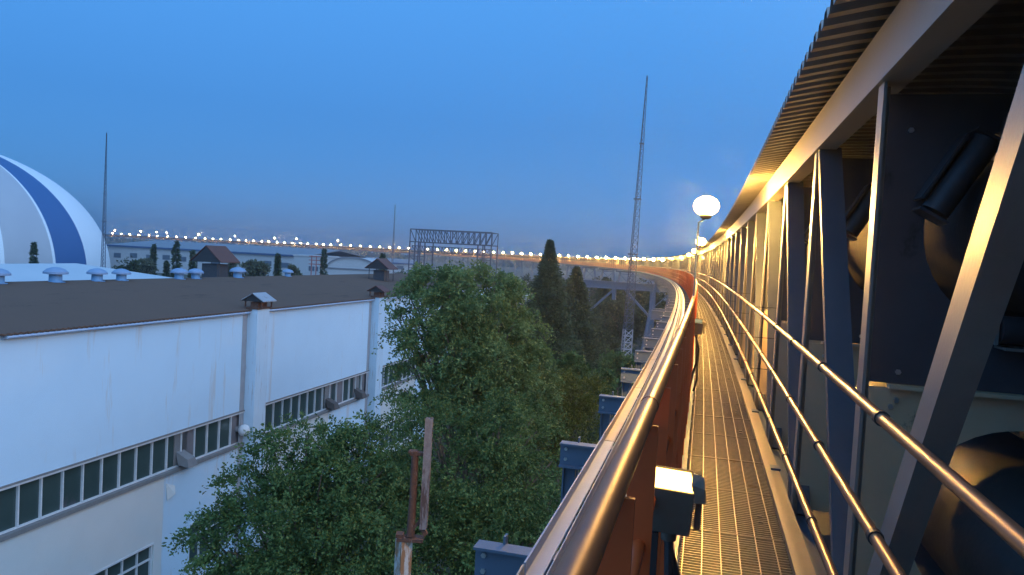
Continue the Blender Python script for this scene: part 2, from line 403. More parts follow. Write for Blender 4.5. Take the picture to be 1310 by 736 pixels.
MB().sweep([(XL+.12, ZB-.10), (XR, ZB-.10), (XR, ZB-.09), (XL+.12, ZB-.09)], SS).build('floor_plate', CLAD, gal)
# idler panels: plates with a round hole for each run of the belt
def plate_hole(mb, s, x0, x1, z0, z1, cx, cz, r, t=.012):
    n = 40; ang = [2*math.pi*i/n for i in range(n)]
    for X, zz in ((x0, z0), (x1, z0), (x1, z1), (x0, z1)):
        a = math.atan2(zz-cz, X-cx) % (2*math.pi); j = min(range(n), key=lambda i: abs(ang[i]-a)); ang[j] = a
    def edge(a):
        c, q = math.cos(a), math.sin(a); ts = []
        if c > 1e-9: ts.append((x1-cx)/c)
        if c < -1e-9: ts.append((x0-cx)/c)
        if q > 1e-9: ts.append((z1-cz)/q)
        if q < -1e-9: ts.append((z0-cz)/q)
        tt = min(ts); return cx+c*tt, cz+q*tt
    vs = []
    for ds in (0, t):
        vs += [P(s+ds, cx+r*math.cos(a), cz+r*math.sin(a)) for a in ang]+[P(s+ds, *edge(a)) for a in ang]
    fs = []
    for k in range(n):
        j = (k+1) % n
        fs += [(k, n+k, n+j, j), (2*n+k, 2*n+j, 3*n+j, 3*n+k), (k, j, 2*n+j, 2*n+k), (n+k, 3*n+k, 3*n+j, n+j)]
    mb.add(vs, fs)
HZ1, HZ2, HX = .218, -1.02, 1.30
fpan = MB()
for k, s in enumerate(nodes):
    sp = s+.17
    mb = MB() if k < 76 else fpan
    mu_ = MB() if k < 76 else fpan
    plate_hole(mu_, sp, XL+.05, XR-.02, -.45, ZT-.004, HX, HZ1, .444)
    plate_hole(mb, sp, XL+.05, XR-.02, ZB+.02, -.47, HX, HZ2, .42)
    if k < 76:
        mb.bar(P(sp-.028, XL+.14, -.46), P(sp-.028, XR-.03, -.46), .05, .016, tang(s))     # joint flange
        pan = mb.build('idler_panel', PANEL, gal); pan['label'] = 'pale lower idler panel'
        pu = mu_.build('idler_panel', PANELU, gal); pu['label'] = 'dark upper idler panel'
        if 4 < k < 16:
            for cz, i in ((HZ1, 0), (HZ1, 1), (HZ1, 5), (HZ1, 3)):
                if True:
                    a = math.pi/2+i*math.pi/3; rr = .345+.058
                    c = P(sp-.10, HX+rr*math.cos(a), cz+rr*math.sin(a)); u = side(s)*(-math.sin(a))+Z*math.cos(a)
                    if cz == HZ2 and i in (0, 5, 1): pass
                    MB().tube([c-u*.17, c-u*.168, c+u*.168, c+u*.17], [.03, .055, .055, .03], 14).build('idler_roller', DARKST, pu if cz == HZ1 else pan, smooth=True)
                    ro = side(s)*math.cos(a)+Z*math.sin(a)
                    q = MB(); q.obox(c+ro*.075+tang(s)*.03, u, tang(s), ro, .30, .13, .012)
                    q.obox(c+u*.185+tang(s)*.03, u, tang(s), ro, .012, .13, .12); q.obox(c-u*.185+tang(s)*.03, u, tang(s), ro, .012, .13, .12)
                    q.build('roller_bracket', TRUSS if (i == 3 and cz == HZ1) else DARKST, pu if cz == HZ1 else pan)
            q = MB()
            for X, zz in ((.80, -.40), (1.0, -.40), (1.6, -.40), (.80, -.52), (.78, .62), (.78, -.55), (.9, -.62)):
                q.lathe(P(sp-.002, X, zz), [(.012, 0), (.012, .010)], 6, az=-tang(s))
            q.build('bolt', BOLT, pan)
fpan.build('far_idler_panel', PANEL, gal)['kind'] = 'stuff'
# the tubular belt, upper and lower run
def circ(cx, cz, r, n=28): return [(cx+r*math.cos(2*math.pi*i/n), cz+r*math.sin(2*math.pi*i/n)) for i in range(n)]
o = MB().sweep(circ(HX, HZ1, .34), SS).build('tubular_belt', RUBBERU, None, smooth=True)
tag(o, 'black tubular belt running through the upper round holes of the gallery panels', 'conveyor belt')
o = MB().sweep(circ(HX, HZ2, .34), SS).build('tubular_belt', RUBBER, None, smooth=True)
tag(o, 'glossy black tubular belt running through the lower round holes of the gallery panels', 'conveyor belt')

# ------------------------------------------------------------------ walkway
ZD = -1.42
wk = thing('walkway', P(3, .22, ZD-.1), 'narrow walkway of steel bar grating curving away beside the gallery', 'walkway')
GX0, GX1 = -.058, .476
PANEL_L = 1.6
def grating(s0, s1, pitch):
    mb = MB(); s = s0+.012
    while s < s1-.012:
        a = [P(s-.0028, GX0+.004, ZD-.032), P(s-.0028, GX1-.004, ZD-.032), P(s+.0028, GX1-.004, ZD-.032), P(s+.0028, GX0+.004, ZD-.032)]
        hgt = Z*.03
        if pitch > .05: a = [P(s-.006, GX0+.004, ZD-.032), P(s-.006, GX1-.004, ZD-.032), P(s+.006, GX1-.004, ZD-.032), P(s+.006, GX0+.004, ZD-.032)]
        mb.hexa(a+[q+hgt for q in a]); s += pitch
    for X in [GX0+.02+.0905*i for i in range(7)]:
        ms = [s0+.006, (s0+s1)/2, s1-.006]
        mb.sweep([(X-.0026, ZD-.03), (X+.0026, ZD-.03), (X+.0026, ZD+.003), (X-.0026, ZD+.003)], ms)
    for q in (s0+.004, s1-.004, (s0+s1)/2):
        mb.bar(P(q, GX0, ZD-.0135), P(q, GX1, ZD-.0135), .005, .034, tang(q))
    return mb
i = 0; s = -3.9
while i < 42:
    g = grating(s, s+PANEL_L-.006, .033).build('grating_panel', GRATE, wk)
    if i < 12:
        for X, ds in ((.37, .25), (.37, .35)) if i % 2 else ((.365, .95), (.365, 1.05)):
            MB().box(P(s+ds, X, ZD+.003), .026, .016, .008).build('clip', DARKST, g)
    s += PANEL_L; i += 1
sfar = s
b = MB(); b.sweep([(GX0, ZD-.03), (GX1, ZD-.03), (GX1, ZD), (GX0, ZD)], stations(sfar+.01, S1)); b.build('far_grating', GRATE, wk)
MB().sweep([(GX1+.003, ZD-.06), (GX1+.043, ZD-.06), (GX1+.043, ZD+.012), (GX1+.003, ZD+.012)], SS).build('edge_angle', LIPM, wk)
MB().sweep([(GX1+.046, ZD-.045), (GX1+.115, ZD-.045), (GX1+.115, ZD-.035), (GX1+.046, ZD-.035)], SS).build('kick_plate', LIPM, wk)
MB().sweep([(GX0-.045, ZD-.10), (GX0-.004, ZD-.10), (GX0-.004, ZD+.006), (GX0-.045, ZD+.006)], SS).build('edge_angle', STEEL, wk)
MB().sweep([(GX0+.01, ZD-.17), (GX0+.07, ZD-.17), (GX0+.07, ZD-.036), (GX0+.01, ZD-.036)], SS).build('stringer', STEEL, wk)
MB().sweep([(GX1-.07, ZD-.17), (GX1-.01, ZD-.17), (GX1-.01, ZD-.036), (GX1-.07, ZD-.036)], SS).build('stringer', STEEL, wk)
# outrigger beams beyond the railing, each with its hanging post
OB0, OBP = 3.5, 2.23
fo = MB()
for k in range(-2, 240):
    s = OB0+OBP*k
    if s > 480: break
    far = k >= 60
    b = fo if far else MB()
    b.ibeam(P(s, -1.04, ZD-.115), P(s, .60, ZD-.115), .105, .19, tang(s))
    if not far:
        ob = b.build('outrigger_beam', STEEL, wk)
        h = MB(); h.ibeam(P(s+.07, -.97, ZD-.21), P(s+.07, -.97, ZD-.80), .10, .10, tang(s), .012)
        h.bar(P(s+.06, -.905, ZD+.02), P(s+.06, -.905, ZD-.78), .012, .05, side(s))
        h.build('hanging_post', STEEL, ob)
        if k < 14:
            c = MB()
            for X, zz in ((-.995, -.07), (-.995, -.15)): c.lathe(P(s-.008, X, ZD+zz), [(.014, 0), (.014, .012)], 6, az=-tang(s))
            c.build('bolt', BOLT, ob)
fo.build('far_outrigger_beam', STEEL, wk)['kind'] = 'stuff'

# cable tray and its outer angle, lying on the outrigger beams
tray = thing('cable_tray', P(3, -.6, ZD-.02), 'long pale cable tray lying on the outrigger beams outside the handrail', 'cable tray')
ST = stations(S0, 700)
MB().sweep([(-.60, ZD-.018), (-.37, ZD-.018), (-.37, ZD+.055), (-.375, ZD+.055), (-.375, ZD-.012), (-.595, ZD-.012), (-.595, ZD+.055), (-.60, ZD+.055)], ST).build('tray', GALV, tray)
s = S0
for k in range(26):
    a, b_ = s, s+(2.7 if k < 25 else 400)
    mm = GALV if k in (2, 3, 6, 11) else CREAM
    MB().sweep([(-.725, ZD-.018), (-.64, ZD-.018), (-.64, ZD-.008), (-.715, ZD-.008), (-.715, ZD+.05), (-.725, ZD+.05)], stations(a, b_-.02)).build('edge_strip', mm, tray)
    s = b_
MB().sweep(circ(-.47, ZD+.01, .018, 8), ST).build('cable', BLACK, tray, smooth=True)
MB().sweep(circ(-.52, ZD+.006, .014, 8), ST).build('cable', BLACK, tray, smooth=True)

# ------------------------------------------------------------------ handrails
XH = -.122
hr = thing('handrail', P(3, XH, ZD), 'orange painted handrail with a thick brown top pipe left of the grating', 'handrail')
MB().sweep(circ(XH, -.32-.022, .0215, 16), SS).build('top_rail', RAILBR, hr, smooth=True)
for zz in (-.66, -.99): MB().sweep(circ(XH, zz, .0165, 10), SS).build('mid_rail', ORANGE, hr, smooth=True)
MB().sweep([(XH-.004, ZD+.01), (XH+.002, ZD+.01), (XH+.002, ZD+.13), (XH-.004, ZD+.13)], SS).build('toe_board', ORANGE, hr)
fs_ = MB(); s = 1.18-.56*9; k = 0
while s < 500:
    b = MB() if k < 95 else fs_
    b.bar(P(s, XH-.003, ZD-.02), P(s, XH-.003, -.374), .064, .010, side(s))
    b.bar(P(s+.030, XH-.031, ZD-.02), P(s+.030, XH-.031, -.374), .008, .05, side(s))
    if k < 95: b.build('stanchion', ORANGE, hr)
    s += .56 if s < 30 else (1.12 if s < 60 else 2.0); k += 1
fs_.build('far_stanchion', ORANGE, hr)['kind'] = 'stuff'
for k in range(20):
    s = -2.3+2.06*k
    MB().tube([P(s-.012, XH, -.342), P(s+.012, XH, -.342)], .0232, 16).build('rail_joint', RAILBR, hr, smooth=True)

XQ = .41
rr = thing('handrail', P(3, XQ, ZD), 'three slim copper coloured guard rails clamped along the gallery side of the walkway', 'handrail')
for zz in (-.332, -.607, -.89):
    MB().sweep(circ(XQ, zz, .0145, 12), SS).build('rail_pipe', COPPER, rr, smooth=True)
    for k in range(26):
        s = .95+BAY*.5*k+.02*math.sin(k*5+zz*9)
        if s < .3: continue
        MB().tube([P(s-.012, XQ, zz), P(s+.012, XQ, zz)], .0185, 12).build('rail_clamp', BLACK, rr, smooth=True)
for k in range(12):
    s = nodes[10+2*k]+.02
    for zz in (-.332, -.607, -.89): MB().bar(P(s, XQ+.012, zz), P(s, XL-.001, zz), .006, .006, tang(s)).build('rail_bracket', BLACK, rr)

# ------------------------------------------------------------------ lamps on the railing
def lamp_on_rail(s, label, group=None, far=False, white=False, hgt=.67, X=-.05):
    t = thing('rail_lamp', P(s, XH, -.32), label, 'lamp', group)
    n = 6 if far else 12
    r = .14 if not far else .22+.28*min(1, max(0, (s-96)/350))
    MB().tube([P(s, XH, -.37), P(s, XH, hgt-r*1.3), P(s, X, hgt-r*.95)], .010 if not far else .04, n).build('pole', STEEL, t, smooth=True)
    MB().lathe(P(s, X, hgt-r*1.02), [(r*.25, 0), (r*.42, r*.12), (r*.45, r*.3)], n).build('holder', HOUSING, t, smooth=True)
    MB().sphere(P(s, X, hgt), r, n, 8 if not far else 5, .8).build('globe', (GLOBE_WHITE if white else GLOBE_FAR) if far else GLOBE, t, smooth=True)
    if not far:
        pl = bpy.data.lights.new('bulb', 'POINT'); pl.energy = LAMP_W; pl.color = (1, .52, .11); pl.shadow_soft_size = r*1.06
        lo = bpy.data.objects.new('bulb', pl); COL.objects.link(lo); lo.parent = t; lo.matrix_parent_inverse = Matrix.Translation(-world_loc(t)); lo.location = P(s, X, hgt)
    return t
near_labels = ['bright warm globe lamp on the tallest looking pole, nearest above the handrail',
               'warm globe lamp directly below the largest glowing lamp over the railing',
               'warm globe lamp third along the railing, close to the gallery eave',
               'warm globe lamp fourth along the railing, where the row starts to bunch',
               'warm globe lamp fifth along the railing, left of the bunched lights',
               'warm globe lamp sixth along the railing, beside the tall lattice mast']
sl_ = [8.4, 20.4, 33, 45, 60, 78]
for s, l in zip(sl_, near_labels): lamp_on_rail(s, l)
s = 96
send = s_at_px(425)
while s < send:
    lamp_on_rail(s, 'small warm lamp in the long even row along the curving conveyor', 'lamps along the middle of the conveyor', far=True, hgt=.67+1.5*min(1, (s-96)/350)); s += 17.5
while s < s_at_px(141):
    lamp_on_rail(s, 'tiny pale lamp in the crowded row at the far left end of the conveyor', 'lamps along the far end of the conveyor', far=True, white=True, hgt=2.0); s += random.uniform(12, 16)
for px in (147, 180, 200, 213, 254, 300, 351, 379, 432):
    lamp_on_rail(s_at_px(px), 'tiny pale lamp on a taller pole standing above the far conveyor lamps', 'taller lamps above the far conveyor', far=True, white=True, hgt=6.0)

# the small floodlight on the railing in front, and an unlit one farther on
def floodlight(s, lit, label):
    X0 = -.062
    t = thing('floodlight', P(s, X0, ZD), label, 'floodlight')
    tg, sx = tang(s), side(s)
    def q(x, y, z): return P(s, X0+x, z)+tg*y
    b = MB()    # tapered housing
    b.hexa([q(-.052, -.045, -.75), q(.052, -.045, -.755), q(.052, .05, -.755), q(-.052, .05, -.75),
            q(-.068, -.055, -.625), q(.060, -.055, -.63), q(.060, .06, -.63), q(-.068, .06, -.625)])
    b.build('housing', HOUSING, t)
    b = MB(); b.hexa([q(-.064, -.056, -.622), q(.056, -.056, -.627), q(.056, .010, -.622), q(-.064, .010, -.617),
                      q(-.058, -.050, -.612), q(.046, -.050, -.617), q(.046, .008, -.588), q(-.058, .008, -.583)])
    b.build('lens', LENS if lit else GLASSD, t)
    b = MB(); b.hexa([q(-.066, .012, -.627), q(.060, .012, -.627), q(.060, .05, -.627), q(-.066, .05, -.627), q(-.062, .012, -.578), q(.052, .012, -.583), q(.052, .04, -.59), q(-.062, .04, -.585)]); b.build('back_cover', HOUSING, t)
    b = MB(); b.hexa([q(.060, -.056, -.655), q(.092, -.030, -.66), q(.088, .03, -.650), q(.062, .03, -.645),
                      q(.050, -.050, -.606), q(.088, -.028, -.622), q(.084, .03, -.605), q(.052, .03, -.592)])
    b.build('visor', LIPM if lit else HOUSING, t)  # lit copy gets a paler colour standing in for lens glow
    b = MB(); b.hexa([q(.062, -.02, -.745), q(.078, -.02, -.74), q(.078, .05, -.74), q(.062, .05, -.745), q(.064, -.02, -.66), q(.080, -.02, -.66), q(.080, .05, -.66), q(.064, .05, -.66)])
    b.build('side_cover', HOUSING, t)
    b = MB(); b.tube([q(-.005, 0, -.756), q(-.005, 0, -.785)], .022, 12); b.build('gland', HOUSING, t, smooth=True)
    b = MB(); b.bar(q(-.05, .02, -.775), q(-.05, .02, ZD+.005), .03, .03, sx); b.bar(q(-.052, .02, -.765), q(.02, .02, -.765), .03, .012, tg); b.build('bracket', BLACK, t)
    b = MB(); b.tube([q(-.004, 0, -.78), q(.004, -.03, -.90), q(.012, -.01, -1.08), q(-.02, .05, -1.2), q(-.05, .06, -1.4)], .013, 8)
    b.tube([q(-.012, .01, -.78), q(.03, .03, -.92), q(.028, .0, -1.14), q(.03, -.03, -1.26), q(.0, .02, -1.40)], .011, 8)
    b.build('cable', BLACK, t, smooth=True)
floodlight(2.15, True, 'small grey floodlight with a glowing lens fixed inside the orange railing')
floodlight(8.55, False, 'unlit grey floodlight box hanging inside the railing below the nearest lamp pole')

# ------------------------------------------------------------------ trestles carrying the gallery
fine_steel = STEEL
def trestle(s, label, group=None, detail=True):
    t = thing('support_trestle', P(s, .7, -EYE), label, 'trestle', group)
    zt = ZB-.16
    top, bot = {}, {}
    for i, X in enumerate((-.7, 2.1)):
        for j, ds in enumerate((-.7, .7)):
            k = 1 if X > 0 else -1
            top[i, j] = P(s+ds, X, zt-.36); bot[i, j] = P(s+ds*2.2, X+k*1.6, -EYE)
            MB().bar(bot[i, j], top[i, j], .26, .26, side(s)).build('leg', STEEL, t)
    b = MB()
    for ds in (-.7, .7): b.ibeam(P(s+ds, -1.6, zt-.18), P(s+ds, 3.0, zt-.18), .2, .34, tang(s))
    b.build('cross_beam', STEEL, t)
    b = MB()
    for f in (.12, .40, .70, .97):
        A = {k: bot[k].lerp(top[k], f) for k in top}
        b.bar(A[0, 0], A[1, 0], .1, .1); b.bar(A[0, 1], A[1, 1], .1, .1); b.bar(A[0, 0], A[0, 1], .1, .1); b.bar(A[1, 0], A[1, 1], .1, .1)
    for f0, f1 in ((.12, .40), (.40, .70), (.70, .97)):
        A = {k: bot[k].lerp(top[k], f0) for k in top}; B = {k: bot[k].lerp(top[k], f1) for k in top}
        b.bar(A[0, 0], B[1, 0], .09, .09); b.bar(A[1, 1], B[0, 1], .09, .09); b.bar(A[0, 0], B[0, 1], .09, .09); b.bar(A[1, 1], B[1, 0], .09, .09)
    b.build('bracing', STEEL, t)
    b = MB()
    for X in (-2.3, 3.7): b.box(P(s, X, -EYE+.2), 1.2, 4.2, .4, frame(s)[2])
    b.build('footing', SILL, t)
trestle(30, 'nearest blue grey steel trestle hidden under the near walkway')
trestle(62, 'blue grey braced steel trestle just left of the curving outrigger beams')
trestle(96, 'blue grey steel trestle standing behind the base of the lattice mast')
s = 168
names = ['steel trestle under the lit conveyor left of the tall portal frame', ]
while s < 1000:
    trestle(s, 'small splayed steel trestle in the far row beneath the lit conveyor', 'trestles under the far conveyor'); s += 33
# portal frame reaching out from the gallery over the yard
pf = thing('support_portal', atz(752, 455, 0), 'blue grey steel portal with knee braces beside the tall conifers', 'portal frame')
D1 = 112
a, b_ = atd(752, 362, D1), atd(836, 366, D1-4)
ax = (b_-a); ax.z = 0; ax.normalize(); ay = Z.cross(ax)
zt = a.z-.1
def col(p, nm):
    c = MB(); c.ibeam(Vector((p.x, p.y, 0)), Vector((p.x, p.y, zt-.55)), .7, .8, ax, .12); c.build(nm, STEEL, pf)
col(a, 'column'); col(b_, 'column')
pf.location = (a.x, a.y, 0)
# (children were parented before the move: rebuild their offset)
for ch in pf.children: ch.matrix_parent_inverse = Matrix.Translation(-Vector(pf.location))
c = MB(); c.ibeam(Vector((a.x, a.y, zt))-ax*.6, Vector((b_.x, b_.y, zt))+ax*4, .8, 1.1, ay, .12); c.build('girder', STEEL, pf)
c = MB(); A0 = Vector((a.x, a.y, zt-4.2))+ax*.4; c.bar(A0, Vector((a.x, a.y, zt-.56))+ax*4.2, .3, .3)
B0 = Vector((b_.x, b_.y, zt-4.2))-ax*.4; c.bar(B0, Vector((b_.x, b_.y, zt-.56))-ax*4.2, .3, .3)
m0 = Vector((a.x, a.y, zt-.56))+ax*4.2; c.bar(m0, m0-Z*1.6, .5, .5, ax); c.build('knee_brace', STEEL, pf)

# ------------------------------------------------------------------ factory hall
U = Vector((-.0201, .9998, 0)).normalized(); Nn = Vector((U.y, -U.x, 0))   # along the wall, out of the wall
O0 = Vector((-19.48, 16.56, 0))
def hp(u, n, z): v = O0+U*u+Nn*n; return Vector((v.x, v.y, z))
hall = thing('factory_hall', hp(12, -6, 0), 'long white factory hall with a low brown roof and ribbon windows', 'building')
U0, U1 = -22.0, 52.0
def wbox(mb, u0, u1, n0, n1, z0, z1):
    return mb.hexa([hp(u0, n1, z0), hp(u1, n1, z0), hp(u1, n0, z0), hp(u0, n0, z0), hp(u0, n1, z1), hp(u1, n1, z1), hp(u1, n0, z1), hp(u0, n0, z1)])
EZ = 10.95; WB0, WB1 = 5.08, 6.50
PIL = [-.95-13, -.95, 12.05, 25.05, 38.05]; PW = .95; PD = .5
# wall built round its openings
wl = MB()
wbox(wl, U0, U1, -.35, 0, WB1, EZ)
bays = [(p+PW, q) for p, q in zip(PIL, PIL[1:])]
low = []   # lower windows (u0, u1, z0, z1)
for u0, u1 in bays:
    low += [(u0+.75, u0+6.65-.1+.0, .75, 2.55), (u0+8.65, u1-.6, .75, 2.55)]
edges = [U0]
for p in PIL: edges += [p, p+PW]
wbox(wl, U0, PIL[0]+PW, -.35, 0, 0, WB1)
for (p, q) in zip(PIL, PIL[1:]): wbox(wl, q, q+PW, -.35, 0, 0, WB1)
wbox(wl, PIL[-1]+PW, U1, -.35, 0, 0, WB1)
for i, (u0, u1) in enumerate(bays):
    cw = MB()
    L = [q for q in low if u0 <= q[0] < u1]; sp = u0+6.99
    for mb, a_, b2, win, nn in ((cw, u0, sp, L[0], .03), (wl, sp, u1, L[1], 0)):
        wbox(mb, a_, b2, -.35, nn, win[3], WB0-.14)
        wbox(mb, a_, b2, -.35, nn, 0, win[2])
        wbox(mb, a_, win[0], -.35, nn, win[2], win[3]); wbox(mb, win[1], b2, -.35, nn, win[2], win[3])
    wp = cw.build('wall_panel', WALLC, hall); wp['label'] = 'older cream lower wall section'
wbox(wl, U0, U0+.35, -17.3, -.35, 0, EZ); wbox(wl, U1-.35, U1, -17.3, -.35, 0, EZ); wbox(wl, U0, U1, -17.65, -17.3, 0, EZ)
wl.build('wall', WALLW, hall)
# ribbon windows
for (u0, u1) in bays:
    n = 15; du = (u1-u0)/n
    g = MB(); wbox(g, u0, u1, -.16, -.14, WB0, WB1)
    fr = MB()
    wbox(fr, u0, u1, -.14, .035, WB1-.075, WB1-.004); wbox(fr, u0, u1, -.139, -.06, WB0+.002, WB0+.05)
    mu = fr
    for k in range(n+1):
        uc = min(max(u0+du*k, u0+.03), u1-.03); wbox(mu, uc-.022, uc+.022, -.137, -.05, WB0+.05, WB1-.077)
    wf = fr.build('window', FRAMEW, hall)
    g.build('pane', GLASSD, wf)
    for k in (10, 14):
        bp = MB(); wbox(bp, u0+du*k+.032, u0+du*(k+1)-.032, -.138, -.10, WB0+.052, WB1-.079); bp.build('blank_pane', BLANK, wf)
    si = MB(); wbox(si, u0+.002, u1-.002, -.13, .11, WB0-.138, WB0); si.build('sill', SILL, wf)
    hd = MB(); wbox(hd, u0+.002, u1-.002, .003, .06, WB1, WB1+.05); hd.build('lintel', SILL, wf)
for (u0, u1, z0, z1) in low:
    fr = MB(); wbox(fr, u0, u1, -.12, .05, z1-.07, z1); wbox(fr, u0, u1, -.12, -.04, z0, z0+.06); wbox(fr, u0, u0+.06, -.12, -.03, z0+.06, z1-.07); wbox(fr, u1-.06, u1, -.12, -.03, z0+.06, z1-.07)
    n = max(3, round((u1-u0)/.72)); du = (u1-u0)/n
    for k in range(1, n): wbox(fr, u0+du*k-.025, u0+du*k+.025, -.118, -.05, z0+.06, z1-.07)
    for k in range(n): wbox(fr, u0+du*k+(.06 if k == 0 else .025), u0+du*(k+1)-(.06 if k == n-1 else .025), -.117, -.05, z1-.66, z1-.60)
    wf = fr.build('window', FRAMEW, hall)
    g = MB(); wbox(g, u0, u1, -.15, -.13, z0, z1); g.build('pane', GLASSD, wf)
# roof: corrugated-edge sheet rising to a ridge, then falling
RN, RZ = -8.6, 11.80
def roof_slope(n0, z0, n1, z1, nm):
    mb = MB(); du = .21; us = []; u = U0-.3
    while u < U1+.3: us += [(u, 0), (u+du*.5, .035)]; u += du
    vs = [hp(uu, n0, z0+h) for uu, h in us]+[hp(uu, n1, z1+h) for uu, h in us]
    m = len(us); vs += [v-Z*.05 for v in vs]
    fs = []
    for k in range(m-1):
        fs += [(k, k+1, m+k+1, m+k), (2*m+k+1, 2*m+k, 3*m+k, 3*m+k+1), (k+1, k, 2*m+k, 2*m+k+1), (m+k, m+k+1, 3*m+k+1, 3*m+k)]
    mb.add(vs, fs); return mb.build(nm, ROOFB, hall)
roof_slope(.22, EZ+.07, RN, RZ, 'roof'); roof_slope(RN-.01, RZ, -17.9, EZ+.03, 'roof')
gt = MB(); prv = U0
for p in PIL+[U1+.85]:
    a_, e_ = prv, p-.05
    wbox(gt, a_, e_, .02, .10, EZ-.10, EZ-.002); gt.tube([hp(a_, .17, EZ-.03), hp(e_, .17, EZ-.03)], .05, 8)
    prv = p+PW+.05
gt.build('gutter', GUTTER, hall)
# chimney shafts in front of the wall, each with a little gabled rain cap
def gable_cap(mb_roof, mb_leg, c, w, l, h, legh, ax=U, ay=Nn, t=.04):
    c = Vector(c)
    for sx in (-1, 1):
        for sy in (-1, 1):
            p = c+ax*(sx*w*.36)+ay*(sy*l*.36); mb_leg.append(MB().bar(p, p+Z*(legh+.02), .05, .05, ax))
    e = c+Z*legh
    for sg in (-1, 1):
        a0 = e+ax*(sg*w/2)-ay*(l/2); a1 = e+ax*(sg*w/2)+ay*(l/2); r0 = e-ay*(l/2)+Z*h; r1 = e+ay*(l/2)+Z*h
        mb_roof.add([a0, a1, r1, r0, a0+Z*t, a1+Z*t, r1+Z*t, r0+Z*t], [(0, 1, 2, 3), (7, 6, 5, 4), (0, 4, 5, 1), (1, 5, 6, 2), (2, 6, 7, 3), (3, 7, 4, 0)])
plab = ['white chimney shaft off the left edge of the wall', 'white chimney shaft near the end of the first wall bay', 'rust streaked white chimney shaft with a grey gabled cap, nearest on the wall',
        'white chimney shaft with a small dark cap half behind the large tree', 'white chimney shaft hidden behind the large tree']
for i, p in enumerate(PIL):
    if i < 2: continue
    sh = thing('chimney_shaft', hp(p+PW/2, PD/2, 0), plab[i], 'chimney')
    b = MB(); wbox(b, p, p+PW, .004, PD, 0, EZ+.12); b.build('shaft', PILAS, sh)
    b = MB(); wbox(b, p-.06, p+PW+.06, -.05, PD+.06, EZ+.122, EZ+.20); b.build('collar', RUST, sh)
    b = MB(); wbox(b, p+.12, p+PW-.12, .06, PD-.06, EZ+.202, EZ+.42); b.build('flue', RUST, sh)
    r_, l_ = MB(), []; gable_cap(r_, l_, hp(p+PW/2, PD/2-.02, EZ+.20), 1.15, 1.05, .34, .26, ax=Nn, ay=U)
    for sg in (-1, 1):
        e = hp(p+PW/2, PD/2-.02, EZ+.46)+U*(sg*.46); MB().add([e-Nn*.55, e+Nn*.55, e+Z*.33, e-Nn*.55+U*.01, e+Nn*.55+U*.01, e+Z*.33+U*.01], [(0, 1, 2), (5, 4, 3), (0, 3, 4, 1), (1, 4, 5, 2), (2, 5, 3, 0)]).build('gable_end', BLACK, sh)
    r_.build('cap', CAPG if i == 2 else ROOFBR, sh); [q_.build('cap_leg', RUST, sh) for q_ in l_]
    b = MB(); wbox(b, p-.34, p-.012, .003, .016, 0, EZ-.12); b.build('shade_stain_strip', SHADE_STAIN, sh)  # dark strip paints the shaft's shaded return face, with some staining
# exhaust hoods pushed out through the ribbon windows
def hood(u, label, mm, ball=False):
    t = thing('exhaust_hood', hp(u, 0, 5.3), label, 'exhaust hood')
    if ball:
        b = MB(); b.sphere(hp(u, .28, 5.72), .26, 14, 10); b.build('cowl', mm, t, smooth=True)
        b = MB(); b.tube([hp(u, -.13, 5.72), hp(u, .2, 5.72)], .14, 12); b.build('duct', SILL, t, smooth=True)
        return
    b = MB(); b.hexa([hp(u-.32, .52, 5.12), hp(u+.26, .52, 5.12), hp(u+.26, .05, 5.2), hp(u-.32, .05, 5.2), hp(u-.25, .42, 5.42), hp(u+.2, .42, 5.42), hp(u+.2, -.13, 5.68), hp(u-.25, -.13, 5.68)])
    b.build('cowl', mm, t)
    b = MB(); wbox(b, u-.37, u+.37, -.136, -.10, 5.14, 6.40); b.build('blanking_panel', SILL, t)
hood(8.05, 'grey sloping exhaust hood in the ribbon window left of the rusty chimney shaft', SILL)
hood(11.72, 'round white exhaust cowl beside the rusty chimney shaft', FRAMEW, True)
hood(20.1, 'dark exhaust hood in the ribbon window right of the rusty chimney shaft', HOODM)
hood(23.6, 'dark exhaust hood at the right end of the second ribbon window', HOODM)
# a torn flap of sheet on the lower wall
o = MB().add([hp(7.15, .012, 4.62), hp(7.62, .03, 4.42), hp(7.50, .16, 4.12), hp(7.2, .05, 3.95), hp(7.15, .002, 4.60), hp(7.62, .02, 4.40), hp(7.50, .14, 4.10), hp(7.2, .03, 3.94)],
             [(0, 1, 2, 3), (7, 6, 5, 4), (0, 4, 5, 1), (1, 5, 6, 2), (2, 6, 7, 3), (3, 7, 4, 0)]).build('torn_sheet', WALLC)
tag(o, 'torn pale flap hanging on the wall under the ribbon window', 'sheet')

# mushroom ventilators along the ridge
def ventilator(px, py, sc, label):
    c = atz(px, py, RZ+.0)
    n = (c-O0).dot(Nn); u = (c-O0).dot(U); n = -8.4; d = ray(px, py)
    # where the pixel ray meets the vertical plane n = -8.4
    t_ = ((O0+Nn*n)-ORG).dot(Nn)/d.dot(Nn); c = ORG+d*t_; c.z = RZ-.02
    sc *= .84+.06*math.sin(px)
    t = thing('ventilator', c, label, 'roof ventilator', 'blue ventilators along the hall ridge')
    MB().lathe(c, [(.34*sc, 0), (.30*sc, .05), (.29*sc, .46*sc)], 18).build('neck', VENTB, t, smooth=True)
    MB().lathe(c, [(.40*sc, .40*sc), (.56*sc, .42*sc), (.55*sc, .52*sc), (.40*sc, .66*sc), (.18*sc, .74*sc), (.02, .76*sc)], 20).build('hood', VENTT, t, smooth=True)
    MB().lathe(c, [(.43*sc, 0), (.43*sc, .03)], 18).build('flange', VENTB, t)
